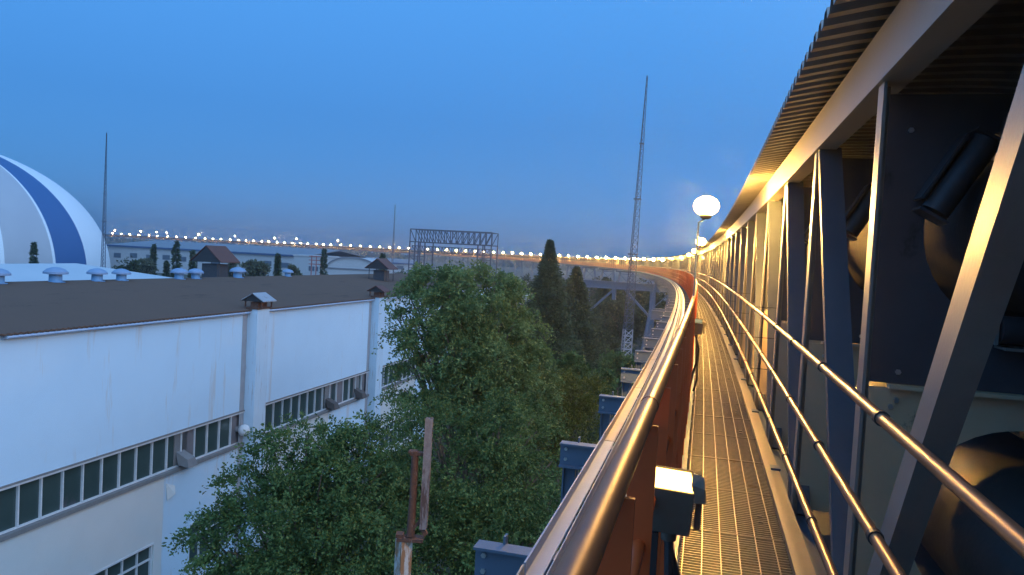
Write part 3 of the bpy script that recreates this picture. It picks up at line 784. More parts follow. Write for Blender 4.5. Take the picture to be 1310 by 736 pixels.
vl = ['pale blue ventilator at the left edge of the picture on the hall ridge', 'pale topped blue ventilator below the small cypress in front of the dome', 'wide blue ventilator, left one of the close pair under the dome edge',
      'narrow blue ventilator, right one of the close pair under the dome edge', 'blue ventilator, left one of the pair left of the red brown pavilion roof', 'blue ventilator, right one of the pair left of the red brown pavilion roof',
      'blue ventilator just right of the red brown pavilion roof', 'small blue ventilator below the conical conifer on the hall ridge']
for (px, py, sc), l in zip([(-3, 361, 1), (71, 360, 1), (124, 363, 1.05), (155, 363, 1.0), (229, 361, .95), (250, 361, 1.0), (304, 357, 1.0), (368, 355, .85)], vl): ventilator(px, py, sc, l)

# gabled roof vents
def roof_vent(px, py, n, wdt, label, mm, zb=None, legh=1.0, body=.45, h=.8):
    d = ray(px, py); t_ = ((O0+Nn*n)-ORG).dot(Nn)/d.dot(Nn); c = ORG+d*t_
    if zb is not None: c.z = zb
    t = thing('roof_vent', c, label, 'roof vent')
    r_, l_ = MB(), []; gable_cap(r_, l_, c, wdt, wdt*.9, h, legh, ax=Nn, ay=U, t=.06); r_.build('gable_cap', mm, t); [q_.build('leg', DARKST, t) for q_ in l_]
    MB().box(c+Z*(legh*.45), wdt*body, wdt*body, legh*.9).build('shaft', DARKST, t)
    e = c+Z*legh
    for sg in (-1, 1):
        y = e+U*(sg*wdt*.43); MB().add([y-Nn*wdt*.47, y+Nn*wdt*.47, y+Z*h*.95, y-Nn*wdt*.47+U*.03, y+Nn*wdt*.47+U*.03, y+Z*h*.95+U*.03], [(0, 1, 2), (5, 4, 3), (0, 3, 4, 1), (1, 4, 5, 2), (2, 5, 3, 0)]).build('gable_end', BLACK, t)
roof_vent(487, 368, -5.5, 2.1, 'red brown gabled roof vent beside the crown of the large tree', ROOFBR, 11.45, 1.0)
roof_vent(275, 352, -14.0, 2.5, 'red brown gabled pavilion roof standing behind the hall ridge', ROOFBR, 11.2, 1.3, .5, 1.1)

# ------------------------------------------------------------------ pale shed roof and dome behind the hall
sh = thing('sheet_roof_shed', Vector((-55, 40, 0)), 'low shed with a pale blue sheet roof in front of the dome', 'building')
q = [atz(-70, 338, 12.0), atz(98, 337, 12.0), atz(245, 359, 11.2), atz(-60, 371, 11.2)]
q2 = [atz(-70, 338, 12.0), atz(98, 337, 12.0), atz(120, 330, 10.0), atz(-70, 330, 10.0)]
MB().prism([v-Z*.12 for v in q], Z*.12).build('roof', SHEDW, sh)
for (x0, y0, x1, y1) in ((15, 342, 75, 352), (100, 341, 160, 352)):
    a, c = atz(x0, y0, 11.75), atz(x1, y1, 11.35)
    b = MB(); b.bar(a, c, .2, .12); b.build('roof_seam', FARDK, sh)
b = MB(); b.prism([Vector((v.x, v.y, 0)) for v in (q[0]*.999, q[1]*.999, q[2]*.999, q[3]*.999)], Z*10.9); b.build('wall', FARW, sh)
DD = 250.0
dc = atd(-108, 345, DD); dc.z = 0
dome = thing('storage_dome', dc, 'huge white storage dome with a broad blue stripe and grey panels', 'dome')
to = (ORG-dc); to.z = 0; to.normalize(); rx = Vector((-to.y, to.x, 0))   # rx: to the right as seen
if rx.dot(RT) < 0: rx = -rx
DR, DH = 58.0, 43.5
def dome_gore(a0, a1, mm, nm, lift=0.0, pl=None):
    # meridian gores measured by angle from 'right' (0) towards the viewer (90), poles at the top
    n, m = max(2, int((a1-a0)/3)), 26; vs = []
    for i in range(m+1):
        t = (math.pi/2)*i/m*.985
        for k in range(n+1):
            a = R_(a0+(a1-a0)*k/n); rr_ = (DR+lift)*math.cos(t)
            vs.append(dc+rx*(rr_*math.cos(a))+to*(rr_*math.sin(a))+Z*((DH+lift)*math.sin(t)))
    fs = [(i*(n+1)+k, i*(n+1)+k+1, (i+1)*(n+1)+k+1, (i+1)*(n+1)+k) for i in range(m) for k in range(n)]
    return MB().add(vs, fs).build(nm, mm, dome, smooth=True)
dome_gore(-170, 39, DOMEW, 'white_gore'); dome_gore(39, 53, DOMEB, 'blue_gore'); dome_gore(53, 54, DOMEW, 'white_gore'); dome_gore(54, 69, DOMEG, 'grey_gore')
dome_gore(69, 70.2, DOMEW, 'white_gore'); dome_gore(70.2, 115, DOMEG, 'grey_gore'); dome_gore(115, 190, DOMEW, 'white_gore')

# ------------------------------------------------------------------ masts
def lattice(name, base, top, wb, wt, th, label, nsec, mm, low=None):
    t = thing(name, base, label, 'mast')
    base, top = Vector(base), Vector(top)
    def ring(f):
        c = base.lerp(top, f); ww = wb+(wt-wb)*f
        return [c+Vector((ww*math.cos(a)*.58, ww*math.sin(a)*.58, 0)) for a in (math.radians(20), math.radians(140), math.radians(260))]
    up_ = MB(); lo_ = MB()
    for i in range(nsec):
        f0, f1 = i/nsec, (i+1)/nsec; A, B = ring(f0), ring(f1); b = lo_ if (low and f0 < low) else up_
        tt = th*(1.6 if (low and f0 < low) else 1)*(1-.45*f0)
        for k in range(3):
            b.bar(A[k], B[k], tt, tt); j = (k+1) % 3
            b.bar(A[k], B[j], tt*.6, tt*.6); b.bar(A[j], A[k], tt*.6, tt*.6)
    up_.build('lattice_shaft', mm, t)
    if low: lo_.build('lattice_base', LATTL, t)
    for f in (.42, .6, .78):
        c = base.lerp(top, f); MB().box(c, (wb+(wt-wb)*f)*1.35, (wb+(wt-wb)*f)*1.35, .12).build('collar', mm, t)
    return t
mb_ = atz(797, 489, 0); mt_ = atd(828, 97, (mb_-ORG).dot(FWD)-1.0)
lattice('lattice_mast', mb_, mt_, 1.35, .12, .09, 'tall slim lattice mast rising into the sky left of the lamps', 46, LATT, .16)
mb2 = atd(132, 338, 205); mb2.z = 0; mt2 = atd(136.5, 170, 205)
lattice('lattice_mast', mb2, mt2, 1.2, .18, .13, 'thin lattice mast in front of the right edge of the dome', 40, LATT)
mb3 = atd(503, 310, 420); mb3.z = 0; mt3 = atd(505.5, 262, 420)
lattice('lattice_mast', mb3, mt3, 1.1, .3, .2, 'small far mast left of the overhead lattice frame', 26, LATT)

# overhead lattice gantry
G0, G1 = atd(523, 340, 228), atd(627, 345, 222)
ga = thing('lattice_gantry', Vector((G0.x, G0.y, 0)), 'dark steel portal of two lattice girders on posts in front of the lit conveyor', 'gantry')
gx = Vector((G1.x-G0.x, G1.y-G0.y, 0)); GL = gx.length; gx.normalize(); gy = Z.cross(gx)
def girder(off, z0, z1, n, th, nm):
    b = MB(); o_ = Vector((G0.x, G0.y, 0))+gy*off
    for z in (z0, z1): b.bar(o_+Z*z, o_+gx*GL+Z*z, th, th)
    for k in range(n+1):
        p = o_+gx*(GL*k/n); b.bar(p+Z*z0, p+Z*z1, th*.8, th*.8)
        if k < n:
            q_ = o_+gx*(GL*(k+1)/n); b.bar((p+Z*z1) if k < n/2 else (p+Z*z0), (q_+Z*z0) if k < n/2 else (q_+Z*z1), th*.7, th*.7)
    b.build(nm, LATT, ga)
zt = atd(523, 293, 228).z; zb = atd(523, 309, 228).z
girder(0, zb, zt, 14, .30, 'front_girder'); girder(7.5, zb, zt, 14, .26, 'rear_girder')
zt2 = atd(523, 314, 228).z; zb2 = atd(523, 322, 228).z
girder(2.0, zb2, zt2, 24, .20, 'lower_girder')
b = MB()
for k in range(15):
    p = Vector((G0.x, G0.y, 0))+gx*(GL*k/14); b.bar(p+Z*zt, p+gy*7.5+Z*zt, .18, .18)
b.build('top_tie', LATT, ga)
for f in (0, .065, .13, .19, .84, .90, 1.0):
    for off in ((0, 7.5) if f in (0, .19, .84, 1.0) else (0,)):
        p = Vector((G0.x, G0.y, 0))+gx*(GL*f)+gy*off; MB().bar(p, p+Z*zb, .34, .34, gx).build('post', LATT, ga)
b = MB()
for f0, f1 in ((0, .19), (.84, 1)):
    p, q_ = Vector((G0.x, G0.y, 0))+gx*(GL*f0), Vector((G0.x, G0.y, 0))+gx*(GL*f1)
    for z in (5, 9, 12.6): b.bar(p+Z*z, q_+Z*z, .2, .2)
    b.bar(p+Z*5, q_+Z*9, .16, .16); b.bar(q_+Z*9, p+Z*12.6, .16, .16)
b.build('bracing', LATT, ga)

# ------------------------------------------------------------------ far buildings
def far_block(name, x0, x1, yt0, yt1, D0, D1, depth, label, wallm, roofm, pitch=0, wins=(), cat='building', fascia=True):
    a, c = atd(x0, yt0, D0), atd(x1, yt1, D1); z = (a.z+c.z)/2
    t = thing(name, Vector(((a.x+c.x)/2, (a.y+c.y)/2, 0)), label, cat)
    ux = Vector((c.x-a.x, c.y-a.y, 0)); L = ux.length; ux.normalize(); uy = Z.cross(ux)
    if uy.dot(Vector((FWD.x, FWD.y, 0))) < 0: uy = -uy
    A = Vector((a.x, a.y, 0))
    def q(u, n, zz): return A+ux*u+uy*n+Z*zz
    MB().hexa([q(0, 0, 0), q(L, 0, 0), q(L, depth, 0), q(0, depth, 0), q(0, 0, z), q(L, 0, z), q(L, depth, z), q(0, depth, z)]).build('wall', wallm, t)
    e = L*.006+.2
    if pitch:
        MB().add([q(-e, -e, z), q(L+e, -e, z), q(L+e, depth/2, z+pitch), q(-e, depth/2, z+pitch), q(L+e, depth+e, z), q(-e, depth+e, z),
                  q(-e, -e, z+.3), q(L+e, -e, z+.3), q(L+e, depth/2, z+pitch+.3), q(-e, depth/2, z+pitch+.3), q(L+e, depth+e, z+.3), q(-e, depth+e, z+.3)],
                 [(0, 1, 2, 3), (3, 2, 4, 5), (9, 8, 7, 6), (11, 10, 8, 9), (0, 6, 7, 1), (5, 4, 10, 11), (1, 7, 8, 2), (2, 8, 10, 4), (0, 3, 9, 6), (3, 5, 11, 9)]).build('roof', roofm, t)
    else:
        MB().hexa([q(-e, -e, z+.01), q(L+e, -e, z+.01), q(L+e, depth+e, z+.01), q(-e, depth+e, z+.01), q(-e, -e, z+.5), q(L+e, -e, z+.5), q(L+e, depth+e, z+.5), q(-e, depth+e, z+.5)]).build('roof', roofm, t)
    if fascia: MB().hexa([q(-.2, -e-.3, z-.35), q(L+.2, -e-.3, z-.35), q(L+.2, -e-.02, z-.35), q(-.2, -e-.02, z-.35), q(-.2, -e-.3, z+.25), q(L+.2, -e-.3, z+.25), q(L+.2, -e-.02, z+.25), q(-.2, -e-.02, z+.25)]).build('fascia', FARDK, t)
    for (u, zz, w_, h_) in wins:
        MB().hexa([q(u*L, -.12, zz), q(u*L+w_, -.12, zz), q(u*L+w_, -.005, zz), q(u*L, -.005, zz), q(u*L, -.12, zz+h_), q(u*L+w_, -.12, zz+h_), q(u*L+w_, -.005, zz+h_), q(u*L, -.005, zz+h_)]).build('window', FARG, t)
    return t
far_block('warehouse', 139, 392, 313, 329, 300, 285, 60, 'long pale warehouse with a blue roof and small windows right of the dome', FARW, FARB, 2.6,
          [(.03+.085*k, 5.4 if k % 2 else 5.1, 3.2, 1.9) for k in range(11)])
far_block('office_block', 376, 412, 327.5, 329.5, 240, 238, 12, 'small white flat roofed block at the right end of the long warehouse', FARW, FARW, 0,
          [(.55+.13*k, 3.0+3.0*j, .7, 1.5) for k in range(3) for j in range(2)], fascia=False)
far_block('white_house', 655, 690, 384, 386, 92, 92, 8, 'small white house glimpsed between the large tree and the conifers', FARW, FARW, 0,
          [(.08, 5.0, .7, 1.3), (.36, 5.0, .7, 1.3), (.66, 5.0, .7, 1.3), (.08, 2.6, .7, 1.3), (.36, 2.6, .7, 1.3), (.66, 2.6, .7, 1.3)], fascia=False)
far_block('warehouse', 405, 530, 332.5, 337, 420, 420, 40, 'far blue roofed warehouse behind the arched hall', FARW, FARB, 2, [(.1+.12*k, 3.5, 4, 2) for k in range(7)], fascia=True)
# arched hall
A_, B_ = atd(418, 352, 200), atd(482, 353, 200)
ah = thing('arched_hall', Vector(((A_.x+B_.x)/2, (A_.y+B_.y)/2, 0)), 'low arched pale hall with blue trim behind the brown roof', 'building')
ux = (B_-A_); ux.z = 0; L = ux.length; ux.normalize(); uy = Z.cross(ux)
if uy.dot(FWD) < 0: uy = -uy
def arc(r0, h0, n=16): return [Vector((A_.x, A_.y, 0))+ux*(L/2-(L/2+r0)*math.cos(math.pi*k/n))+Z*(8.4+(h0)*math.sin(math.pi*k/n)) for k in range(n+1)]
z0 = [Vector((A_.x, A_.y, 0))+ux*L, Vector((A_.x, A_.y, 0))]
MB().prism(arc(0, 2.9)+z0, uy*25).build('vault', FARW, ah)
b = MB()
pa = [p-uy*.2 for p in arc(.15, 3.1)]
for p, q_ in zip(pa, pa[1:]): b.bar(p, q_, .3, .35)
b.bar(pa[0], pa[-1], .25, .3); b.bar(pa[0]-Z*2, pa[-1]-Z*2, .2, .2)
b.build('trim', FARB, ah)
rt_ = thing('red_rack', atd(404, 350, 190), 'small red steel rack beside the white flat roofed block', 'rack')
rt_.location.z = 0
p = atd(404, 350, 190)
b = MB()
for dx in (-1.2, 0, 1.2):
    b.bar(Vector((p.x, p.y, 0))+RT0*dx, Vector((p.x, p.y, 11.6))+RT0*dx, .18, .18)
b.build('upright', REDM, rt_)
b = MB()
for zz in (9.4, 10.4, 11.4): b.bar(Vector((p.x, p.y, zz))-RT0*1.9, Vector((p.x, p.y, zz))+RT0*1.9, .22, .22)
b.build('shelf', REDM, rt_)
# far street lamps
for px, py, D, l in ((305, 314, 330, 'white street lamp above the blue warehouse roof, left one'), (323, 316, 330, 'white street lamp above the blue warehouse roof, right one'), (604, 333, 300, 'white street lamp below the conveyor right of the gantry'), (253, 313, 330, 'faint lamp above the middle of the blue warehouse roof')):
    c = atd(px, py, D); t = thing('street_lamp', Vector((c.x, c.y, 0)), l, 'lamp')
    MB().tube([Vector((c.x, c.y, 0)), c], .09, 6).build('pole', STEEL, t); MB().sphere(c, .22, 6, 5).build('globe', GLOBE_WHITE, t)

# ------------------------------------------------------------------ rusty posts in front of the trees
D = 12.0
rp = thing('rusty_post', Vector((atd(517, 700, D).x, atd(517, 700, D).y, 0)), 'broken rusty pipe post with a peeling pale base and a taller weathered bar', 'post')
b0 = atd(517, 690, D); ax, ay = RT0, Z.cross(RT0)
rot = Matrix.Rotation(R_(38), 3, 'Z'); ax2, ay2 = rot @ ax, rot @ ay
b = MB(); b.obox((b0.x, b0.y, b0.z/2), ax2, ay2, Z, .20, .20, b0.z); b.build('base_post', RUSTW, rp)
b = MB(); b.obox(b0+Z*.02+ax*.10, ax, ay, Z, .42, .24, .045); b.obox(b0+Z*.07-ax*.07, ax, ay, Z, .12, .16, .06); b.build('flange', RUST, rp)
p0, p1 = atd(525, 686, D), atd(531, 580, D)
b = MB(); b.tube([p0, p0.lerp(p1, .5)+ax*.008, p1], [.070, .062, .060], 10); b.build('pipe', RUST, rp, smooth=True)
b = MB(); b.obox(p1+ax*.07, ax, ay, Z, .30, .12, .05); b.obox(p1-ax*.03+Z*.03, ax, ay, Z, .14, .14, .03); b.build('bracket', RUST, rp)
q0, q1 = atd(541.5, 676, D-.05), atd(549.5, 535, D-.05)
b = MB(); b.ibeam(q0, q1, .12, .14, ax, .025); b.build('bar', RUSTBAR, rp)
b = MB(); b.bar(b0+ax*.02+Z*.02, q0+Z*.2, .05, .05); b.bar(q0-ax*.02, q0+ax*.05-Z*.1, .07, .07); b.build('clamp', RUST, rp)

# ------------------------------------------------------------------ trees
def leaf_mesh(name, C, Dv, size, m, parent, aspect=.5, jit=.35):
    n = len(C); sz = size*rng.uniform(1-jit, 1+jit, (n, 1))
    a = Dv/np.linalg.norm(Dv, axis=1, keepdims=True)
    r = rng.normal(size=(n, 3)); b = np.cross(a, r); b /= np.linalg.norm(b, axis=1, keepdims=True)+1e-9
    V = np.empty((n, 4, 3)); V[:, 0] = C; V[:, 1] = C+a*sz*.5+b*sz*aspect*.5; V[:, 2] = C+a*sz; V[:, 3] = C+a*sz*.5-b*sz*aspect*.5
    me = bpy.data.meshes.new(name); me.vertices.add(n*4); me.vertices.foreach_set('co', V.reshape(-1).astype(np.float32))
    me.loops.add(n*4); me.loops.foreach_set('vertex_index', np.arange(n*4, dtype=np.int32))
    me.polygons.add(n); me.polygons.foreach_set('loop_start', np.arange(0, n*4, 4, dtype=np.int32)); me.polygons.foreach_set('loop_total', np.full(n, 4, dtype=np.int32))
    me.update(); me.materials.append(m)
    o = bpy.data.objects.new(name, me); COL.objects.link(o); o.parent = parent
    o.matrix_parent_inverse = Matrix.Translation(-world_loc(parent)); return o
def unit(n):
    v = rng.normal(size=(n, 3)); return v/np.linalg.norm(v, axis=1, keepdims=True)
def broadleaf(base, lobes, label, m, sprays, per, leaf, trunk_r=.22, spray_len=.9, droop=.35, group=None, name='broadleaf_tree', inner=.35):
    """lobes: (centre, (rx, ry, rz)) ; sprays are twigs with leaves along them, dense near each lobe's skin"""
    t = thing(name, base, label, 'tree', group)
    base = Vector(base); top = sum((Vector(c) for c, r in lobes), Vector())/len(lobes)
    tb = MB(); fork = base.lerp(top, .45); fork.x = base.x*.7+top.x*.3; fork.y = base.y*.7+top.y*.3
    tb.tube([base, base.lerp(fork, .5)+Vector((.08, -.05, 0)), fork], [trunk_r*1.25, trunk_r, trunk_r*.8], 9)
    for c, r in lobes:
        c = Vector(c); mid = fork.lerp(c, .55)+Vector((0, 0, .25))
        kk = 1 if len(lobes) < 14 else .5
        tb.tube([fork, mid, c], [trunk_r*.6*kk, trunk_r*.38*kk, trunk_r*.16*kk], 7)
        for _ in range(4 if len(lobes) < 14 else 1):
            d = Vector(rng.normal(size=3)).normalized(); d.z = abs(d.z)*.6
            e = c+Vector((d.x*r[0], d.y*r[1], d.z*r[2]))*.8; tb.tube([mid, mid.lerp(e, .5)+Z*.15, e], [trunk_r*.25, trunk_r*.15, .015], 5)
    tb.build('trunk', BARK, t, smooth=True)
    vol = np.array([r[0]*r[1]+r[1]*r[2]+r[0]*r[2] for c, r in lobes]); cnt = np.maximum(1, (sprays*vol/vol.sum()).astype(int))
    Cs, Ds = [], []
    for (c, r), k in zip(lobes, cnt):
        u = unit(k); rad = rng.uniform(inner**2, 1, (k, 1))**.5
        # clumping: fewer, favoured directions
        g = unit(max(7, k//30)); idx = rng.integers(0, len(g), k); sel = rng.random(k) < .84
        u[sel] = g[idx[sel]]+rng.normal(scale=.17, size=(sel.sum(), 3)); u /= np.linalg.norm(u, axis=1, keepdims=True)
        rad[sel] *= rng.uniform(.80, 1.14, (len(g),))[idx[sel]][:, None]
        p = np.array(c)+u*np.array(r)*rad
        d = u*np.array([1, 1, .55])+rng.normal(scale=.45, size=(k, 3)); d[:, 2] += .12; d /= np.linalg.norm(d, axis=1, keepdims=True)
        ln = spray_len*rng.uniform(.55, 1.25, (k, 1))
        tt = rng.uniform(0, 1, (k, per, 1)); q = p[:, None, :]+d[:, None, :]*ln[:, None, :]*tt
        q[:, :, 2] -= droop*(tt[:, :, 0]**2)*ln
        q += rng.normal(scale=.06*spray_len+.015, size=q.shape)
        ld = d[:, None, :]*.7+rng.normal(scale=.75, size=q.shape); ld[:, :, 2] -= .25
        Cs.append(q.reshape(-1, 3)); Ds.append(ld.reshape(-1, 3))
    leaf_mesh('crown', np.concatenate(Cs), np.concatenate(Ds), leaf, m, t)
    return t
def lob(px, py, D, rx, ry, rz): return (tuple(atd(px, py, D)), (rx, ry, rz))
def gz(px, py, D):
    v = atd(px, py, D); return Vector((v.x, v.y, 0))
# the large tree in the middle
BIG = [(560, 352, 30, .95, .40), (598, 350, 29.6, 1.05, .42), (634, 362, 30, .9, .42), (528, 372, 30, .62, .30), (655, 385, 30.4, .8, .40), (575, 378, 28.9, 1.0, .40), (615, 388, 28.7, 1.05, .42),
       (512, 400, 30, .50, .24), (545, 405, 29, .85, .34), (590, 414, 28.4, 1.1, .44), (640, 415, 29.2, 1.0, .45), (675, 415, 30.6, .65, .40), (508, 428, 29.6, .50, .20), (540, 438, 28.8, .85, .34), (580, 450, 28, 1.1, .46), (625, 448, 28.4, 1.1, .5), (668, 452, 29.6, .95, .5),
       (525, 468, 29.3, .70, .26), (562, 484, 28.2, 1.0, .42), (606, 486, 27.8, 1.15, .5), (650, 488, 28.6, 1.1, .55), (688, 490, 30, .8, .5), (512, 505, 29.3, .55, .22), (545, 515, 28.4, .9, .4), (590, 525, 27.6, 1.2, .5), (638, 528, 28, 1.2, .55), (680, 530, 29, 1.0, .55),
       (600, 430, 30.6, 1.7, .9), (620, 490, 30.6, 1.9, 1.0), (592, 385, 31, 1.3, .7)]
broadleaf(gz(605, 500, 30), [lob(px_, py_, D_, rr_, rr_, rz_) for px_, py_, D_, rr_, rz_ in BIG],
          'large full green tree rising in front of the hall to the level of the lamps', LEAF_A, 4300, 24, .125, .3, .70, .75, inner=.15)
LOW = [(395, 552, 21, .85, .36), (350, 575, 21, .75, .34), (430, 556, 21.4, .85, .4), (470, 548, 22, .8, .4), (315, 612, 20.8, .65, .3), (365, 612, 20.2, .95, .4), (415, 600, 20.4, 1.0, .45), (465, 600, 20.8, 1.0, .45), (505, 590, 21.6, .8, .45),
       (280, 655, 20.6, .55, .24), (322, 655, 20, .9, .4), (378, 660, 19.6, 1.0, .45), (432, 655, 19.8, 1.05, .5), (485, 655, 20.2, 1.0, .5), (258, 690, 20.5, .45, .2), (300, 705, 19.8, .9, .42), (350, 715, 19.3, 1.0, .5), (405, 715, 19.2, 1.1, .5), (460, 715, 19.4, 1.1, .5), (500, 720, 20, 1.0, .5), (380, 640, 21.6, 1.6, .9), (455, 640, 22, 1.6, 1.0), (330, 760, 20, 1.6, .9), (430, 780, 20, 1.9, 1.0)]
broadleaf(gz(385, 640, 21), [lob(px_, py_, D_, rr_, rr_, rz_) for px_, py_, D_, rr_, rz_ in LOW],
          'dark green bushy tree against the lower hall wall, left of the rusty post', LEAF_B, 3500, 24, .105, .2, .60, .6, inner=.15)
broadleaf(gz(600, 640, 24), [lob(560, 560, 24.5, 1.7, 1.6, 1.2), lob(640, 545, 25, 1.7, 1.6, 1.2), lob(600, 620, 23.5, 2.1, 1.8, 1.4), lob(680, 610, 24, 1.5, 1.5, 1.3), lob(540, 650, 22.5, 1.6, 1.5, 1.2), lob(640, 700, 22, 2.0, 1.7, 1.3), lob(560, 740, 21.5, 2.1, 1.6, 1.2), lob(690, 690, 24, 1.4, 1.4, 1.1)],
          'dark spreading tree filling the space behind the rusty post', LEAF_B, 3300, 22, .11, .24, .8, .5)
broadleaf(gz(722, 560, 33), [lob(715, 515, 33, 1.5, 1.5, 1.0), lob(745, 500, 33.5, .9, 1.1, .7), lob(735, 560, 33, 1.6, 1.6, 1.2), lob(700, 560, 32, 1.2, 1.3, 1.1), lob(690, 500, 32.5, 1.0, 1.2, .9)],
          'yellow green tree lit warm beside the ends of the outrigger beams', LEAF_Y, 1500, 16, .12, .2, .8, .4)
def conifer(base, h, r, label, m=LEAF_C, n=2600, group=None, per=9, leaf=.30, name='conifer', pw=.85, bare=.08):
    t = thing(name, base, label, 'tree', group); base = Vector(base)
    MB().tube([base, base+Z*h*.5, base+Z*h*.97], [r*.09, r*.06, .03], 7).build('trunk', BARK, t, smooth=True)
    f = bare+(1-bare)*rng.uniform(0, 1, n)**.95; a = rng.uniform(0, 2*math.pi, n)
    tier = .78+.22*np.sin(f*h*3.1+a*1.0)+.22*np.sin(a*3+f*h*1.3+h)+.18*rng.normal(size=n)
    rad = r*(1-f)**pw*np.clip(tier, .35, 1.25)+.02
    ln = rng.uniform(.35, 1.0, n)**.5
    tt = rng.uniform(.55, 1.03, (n, per)); 
    C = np.empty((n, per, 3)); rr_ = rad[:, None]*tt*ln[:, None]
    C[:, :, 0] = base.x+np.cos(a)[:, None]*rr_; C[:, :, 1] = base.y+np.sin(a)[:, None]*rr_
    C[:, :, 2] = base.z+f[:, None]*h-.22*rr_+.0
    C += rng.normal(size=C.shape)*(.03+.10*rad[:, None, None])
    Dv = np.stack([np.cos(a), np.sin(a), np.full(n, -.15)], 1)[:, None, :]+rng.normal(scale=.55, size=C.shape)
    leaf_mesh('crown', C.reshape(-1, 3), Dv.reshape(-1, 3), leaf, m, t, .35)
    return t
def coni_px(px, ytop, D, wpx, label, **k):
    tp = atd(px, ytop, D); return conifer(Vector((tp.x, tp.y, 0)), tp.z, wpx*D/F_/2, label, **k)
coni_px(704, 309, 72, 158, 'tallest dark pointed conifer, its tip rising above the lit conveyor', n=7000, pw=1.05, leaf=.30)
coni_px(738, 343, 88, 110, 'dark conifer left of the portal column, close beside the tallest one', n=5000, pw=.85, leaf=.34)
coni_px(668, 395, 84, 36, 'lower dark conifer between the white house and the tallest conifer', n=1600, pw=.6, leaf=.34)
coni_px(775, 356, 150, 60, 'dark conifer behind the portal girder', n=2400, pw=.7, leaf=.45)
coni_px(43.5, 311, 140, 13, 'single small conifer in front of the grey dome panels', n=420, per=7, leaf=.5, pw=.6)
for px, yt, wd, l in ((197, 313, 8, 'slender cypress in front of the warehouse, leftmost of three'), (226, 309, 15, 'tallest slender cypress in front of the warehouse, middle of three'), (247, 321, 11, 'slender cypress left of the pavilion roof, rightmost of three'), (213, 335, 10, 'small young cypress between the two taller warehouse cypresses')):
    coni_px(px, yt, 150, wd, l, n=420, per=7, leaf=.5, pw=.45)
coni_px(356, 325, 120, 17, 'dark conical conifer behind the hall ridge before the white block', n=650, per=8, leaf=.4, pw=.7)
coni_px(415, 319, 150, 9, 'thin dark cypress at the left end of the arched hall', n=380, per=7, leaf=.5, pw=.4)
coni_px(490, 326, 130, 8, 'thin dark cypress rising behind the red brown roof vent', n=320, per=7, leaf=.5, pw=.4)
coni_px(655, 372, 70, 26, 'small dark conifer just right of the large tree crown', n=700, per=8, leaf=.34, pw=.6)
def bush(px, py, D, wpx, hpx, label, m=LEAF_F, n=500, per=12, leaf=.35, name='bush_tree'):
    c = atd(px, py, D); rx_ = wpx*D/F_/2; rz_ = hpx*D/F_/2
    lb = [(tuple(c), (rx_*.8, rx_*.8, rz_))]+[(tuple(c+RT0*rx_*random.uniform(-.6, .6)+FWD*rx_*random.uniform(-.4, .4)+Z*rz_*random.uniform(-.5, .35)), (rx_*.5, rx_*.5, rz_*.6)) for _ in range(4)]
    return broadleaf(Vector((c.x, c.y, 0)), lb, label, m, n, per, leaf, max(.1, rx_*.06), rx_*.3, .3, name=name)
bush(163, 343, 140, 34, 26, 'round dark bushy tree at the foot of the dome', n=420)
bush(185, 340, 145, 26, 20, 'grey green tree between the dome foot and the cypresses', m=LEAF_H, n=300)
bush(327, 346, 118, 34, 30, 'pale grey green tree right of the pavilion roof', m=LEAF_H, n=420)
bush(375, 350, 112, 18, 20, 'small grey green tree beside the dark conical conifer', m=LEAF_H, n=260)
bush(300, 345, 130, 16, 24, 'narrow grey green tree just behind the pavilion roof', m=LEAF_H, n=220)
bush(790, 470, 70, 60, 40, 'rounded dark bush below the portal girder', m=LEAF_B, n=700, leaf=.22)
bush(838, 487, 60, 56, 34, 'dark bushy tree under the braced trestle', m=LEAF_B, n=700, leaf=.2)
bush(772, 492, 50, 40, 36, 'low dark bush left of the mast base', m=LEAF_B, n=500, leaf=.2)
bush(838, 400, 125, 60, 46, 'dark tree seen between the legs of the braced trestle', n=700, leaf=.4)
bush(795, 410, 135, 66, 48, 'broad dark tree seen under the portal girder', n=700, leaf=.4)
bush(760, 432, 105, 56, 48, 'dark tree just behind the portal column', n=700, leaf=.34)
bush(862, 440, 120, 40, 40, 'dark tree behind the braced trestle', m=LEAF_F, n=500, leaf=.3)
bush(810, 385, 150, 70, 50, 'broad dark tree far behind the lattice mast', n=600, leaf=.5)
bush(728, 478, 46, 46, 46, 'green bushy tree at the foot of the dark conifers', m=LEAF_B, n=700, leaf=.2)
bush(690, 470, 50, 60, 60, 'dark bushy tree between the large tree and the conifers', m=LEAF_B, n=700, leaf=.2)
# trees of the middle distance below the conveyor
for i, (px, D, wd, yt) in enumerate([(640, 190, 40, 356), (668, 210, 46, 357), (655, 150, 36, 372), (620, 230, 44, 352), (735, 170, 44, 360), (785, 185, 40, 362), (590, 260, 40, 350), (765, 230, 40, 355), (700, 240, 46, 356), (540, 300, 40, 347), (510, 280, 34, 346), (840, 130, 44, 378), (875, 95, 40, 395), (890, 60, 40, 440)]):
    bush(px, yt+14, D, wd, 34, 'dark tree in the loose belt of trees below the far conveyor', n=340, leaf=.6 if D > 140 else .35)['group'] = 'belt of trees below the conveyor'
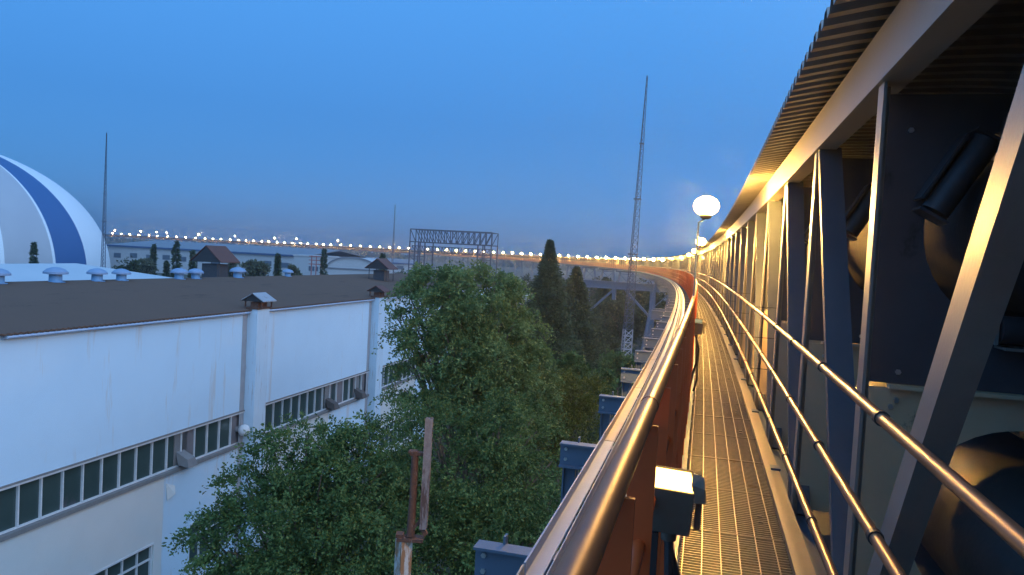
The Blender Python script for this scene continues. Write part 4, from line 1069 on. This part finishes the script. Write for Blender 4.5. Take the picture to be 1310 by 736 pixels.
# low undergrowth between the hall and the conveyor: nobody could count its stems
Cs, Ds = [], []
for k in range(520):
    s_ = rng.uniform(4, 190)**1.0; X_ = rng.uniform(-17, 3) if s_ < 70 else rng.uniform(-26, 14)
    if k % 3 == 0: s_ = rng.uniform(30, 110); X_ = rng.uniform(-12, 2)
    c = P(s_, X_, -EYE); hh = rng.uniform(.5, 1.9); wd = rng.uniform(.8, 2.0); n = 260
    u = unit(n); u[:, 2] = abs(u[:, 2]); rad = rng.uniform(.5, 1.05, (n, 1))
    Cs.append(np.array(c)+u*rad*np.array([wd, wd, hh])); d_ = u+rng.normal(scale=.6, size=(n, 3)); Ds.append(d_)
ug = leaf_mesh('undergrowth', np.concatenate(Cs), np.concatenate(Ds), .26, LEAF_F, tray, .55)
ug.parent = None; ug.matrix_parent_inverse = Matrix.Identity(4)
tag(ug, 'dark undergrowth of weeds and shrubs covering the ground under the conveyor', 'undergrowth', kind='stuff')
# a distant belt of woodland that reads as one mass
Cs, Ds = [], []
for k in range(170):
    px = rng.uniform(-60, 1000); D = rng.uniform(900, 1900); c = atd(px, 330, D); hh = rng.uniform(4, 9); wd = rng.uniform(14, 40)
    n = 90; u = unit(n); u[:, 2] = abs(u[:, 2]); Cs.append(np.array([c.x, c.y, 0])+u*np.array([wd, wd, hh])); Ds.append(rng.normal(size=(n, 3)))
wo = bpy.data.objects.new('far_woodland', None); 
me_o = leaf_mesh('distant_woods', np.concatenate(Cs), np.concatenate(Ds), 6.0, LEAF_F, tray, .8)
me_o.parent = None; me_o.matrix_parent_inverse = Matrix.Identity(4)
tag(me_o, 'dim woodland on the horizon', 'woods', kind='stuff')
bpy.data.objects.remove(wo)

# ------------------------------------------------------------------ the dusk air
hm = bpy.data.materials.new('dusk haze'); hm.use_nodes = True; hn = hm.node_tree
hn.nodes.remove(hn.nodes['Principled BSDF'])
pv = hn.nodes.new('ShaderNodeVolumePrincipled'); pv.inputs['Color'].default_value = (.78, .90, 1.0, 1); pv.inputs['Density'].default_value = HAZE; pv.inputs['Anisotropy'].default_value = .80
hn.links.new(pv.outputs[0], hn.nodes['Material Output'].inputs['Volume'])
hz = MB().box((0, 0, 32), 6400, 6400, 66).build('haze', hm)
tag(hz, 'thin blue dusk haze over the whole yard', 'haze', kind='stuff')

# ------------------------------------------------------------------ render settings
SC.render.engine = 'CYCLES'
SC.cycles.use_denoising = True
try: SC.cycles.denoiser = 'OPENIMAGEDENOISE'
except Exception: pass
SC.cycles.max_bounces = 6; SC.cycles.diffuse_bounces = 3; SC.cycles.glossy_bounces = 3; SC.cycles.transmission_bounces = 3
SC.cycles.sample_clamp_indirect = 6
SC.cycles.use_light_tree = True
SC.view_settings.view_transform = 'Standard'; SC.view_settings.look = 'None'
SC.view_settings.exposure = 0.0; SC.view_settings.gamma = 1
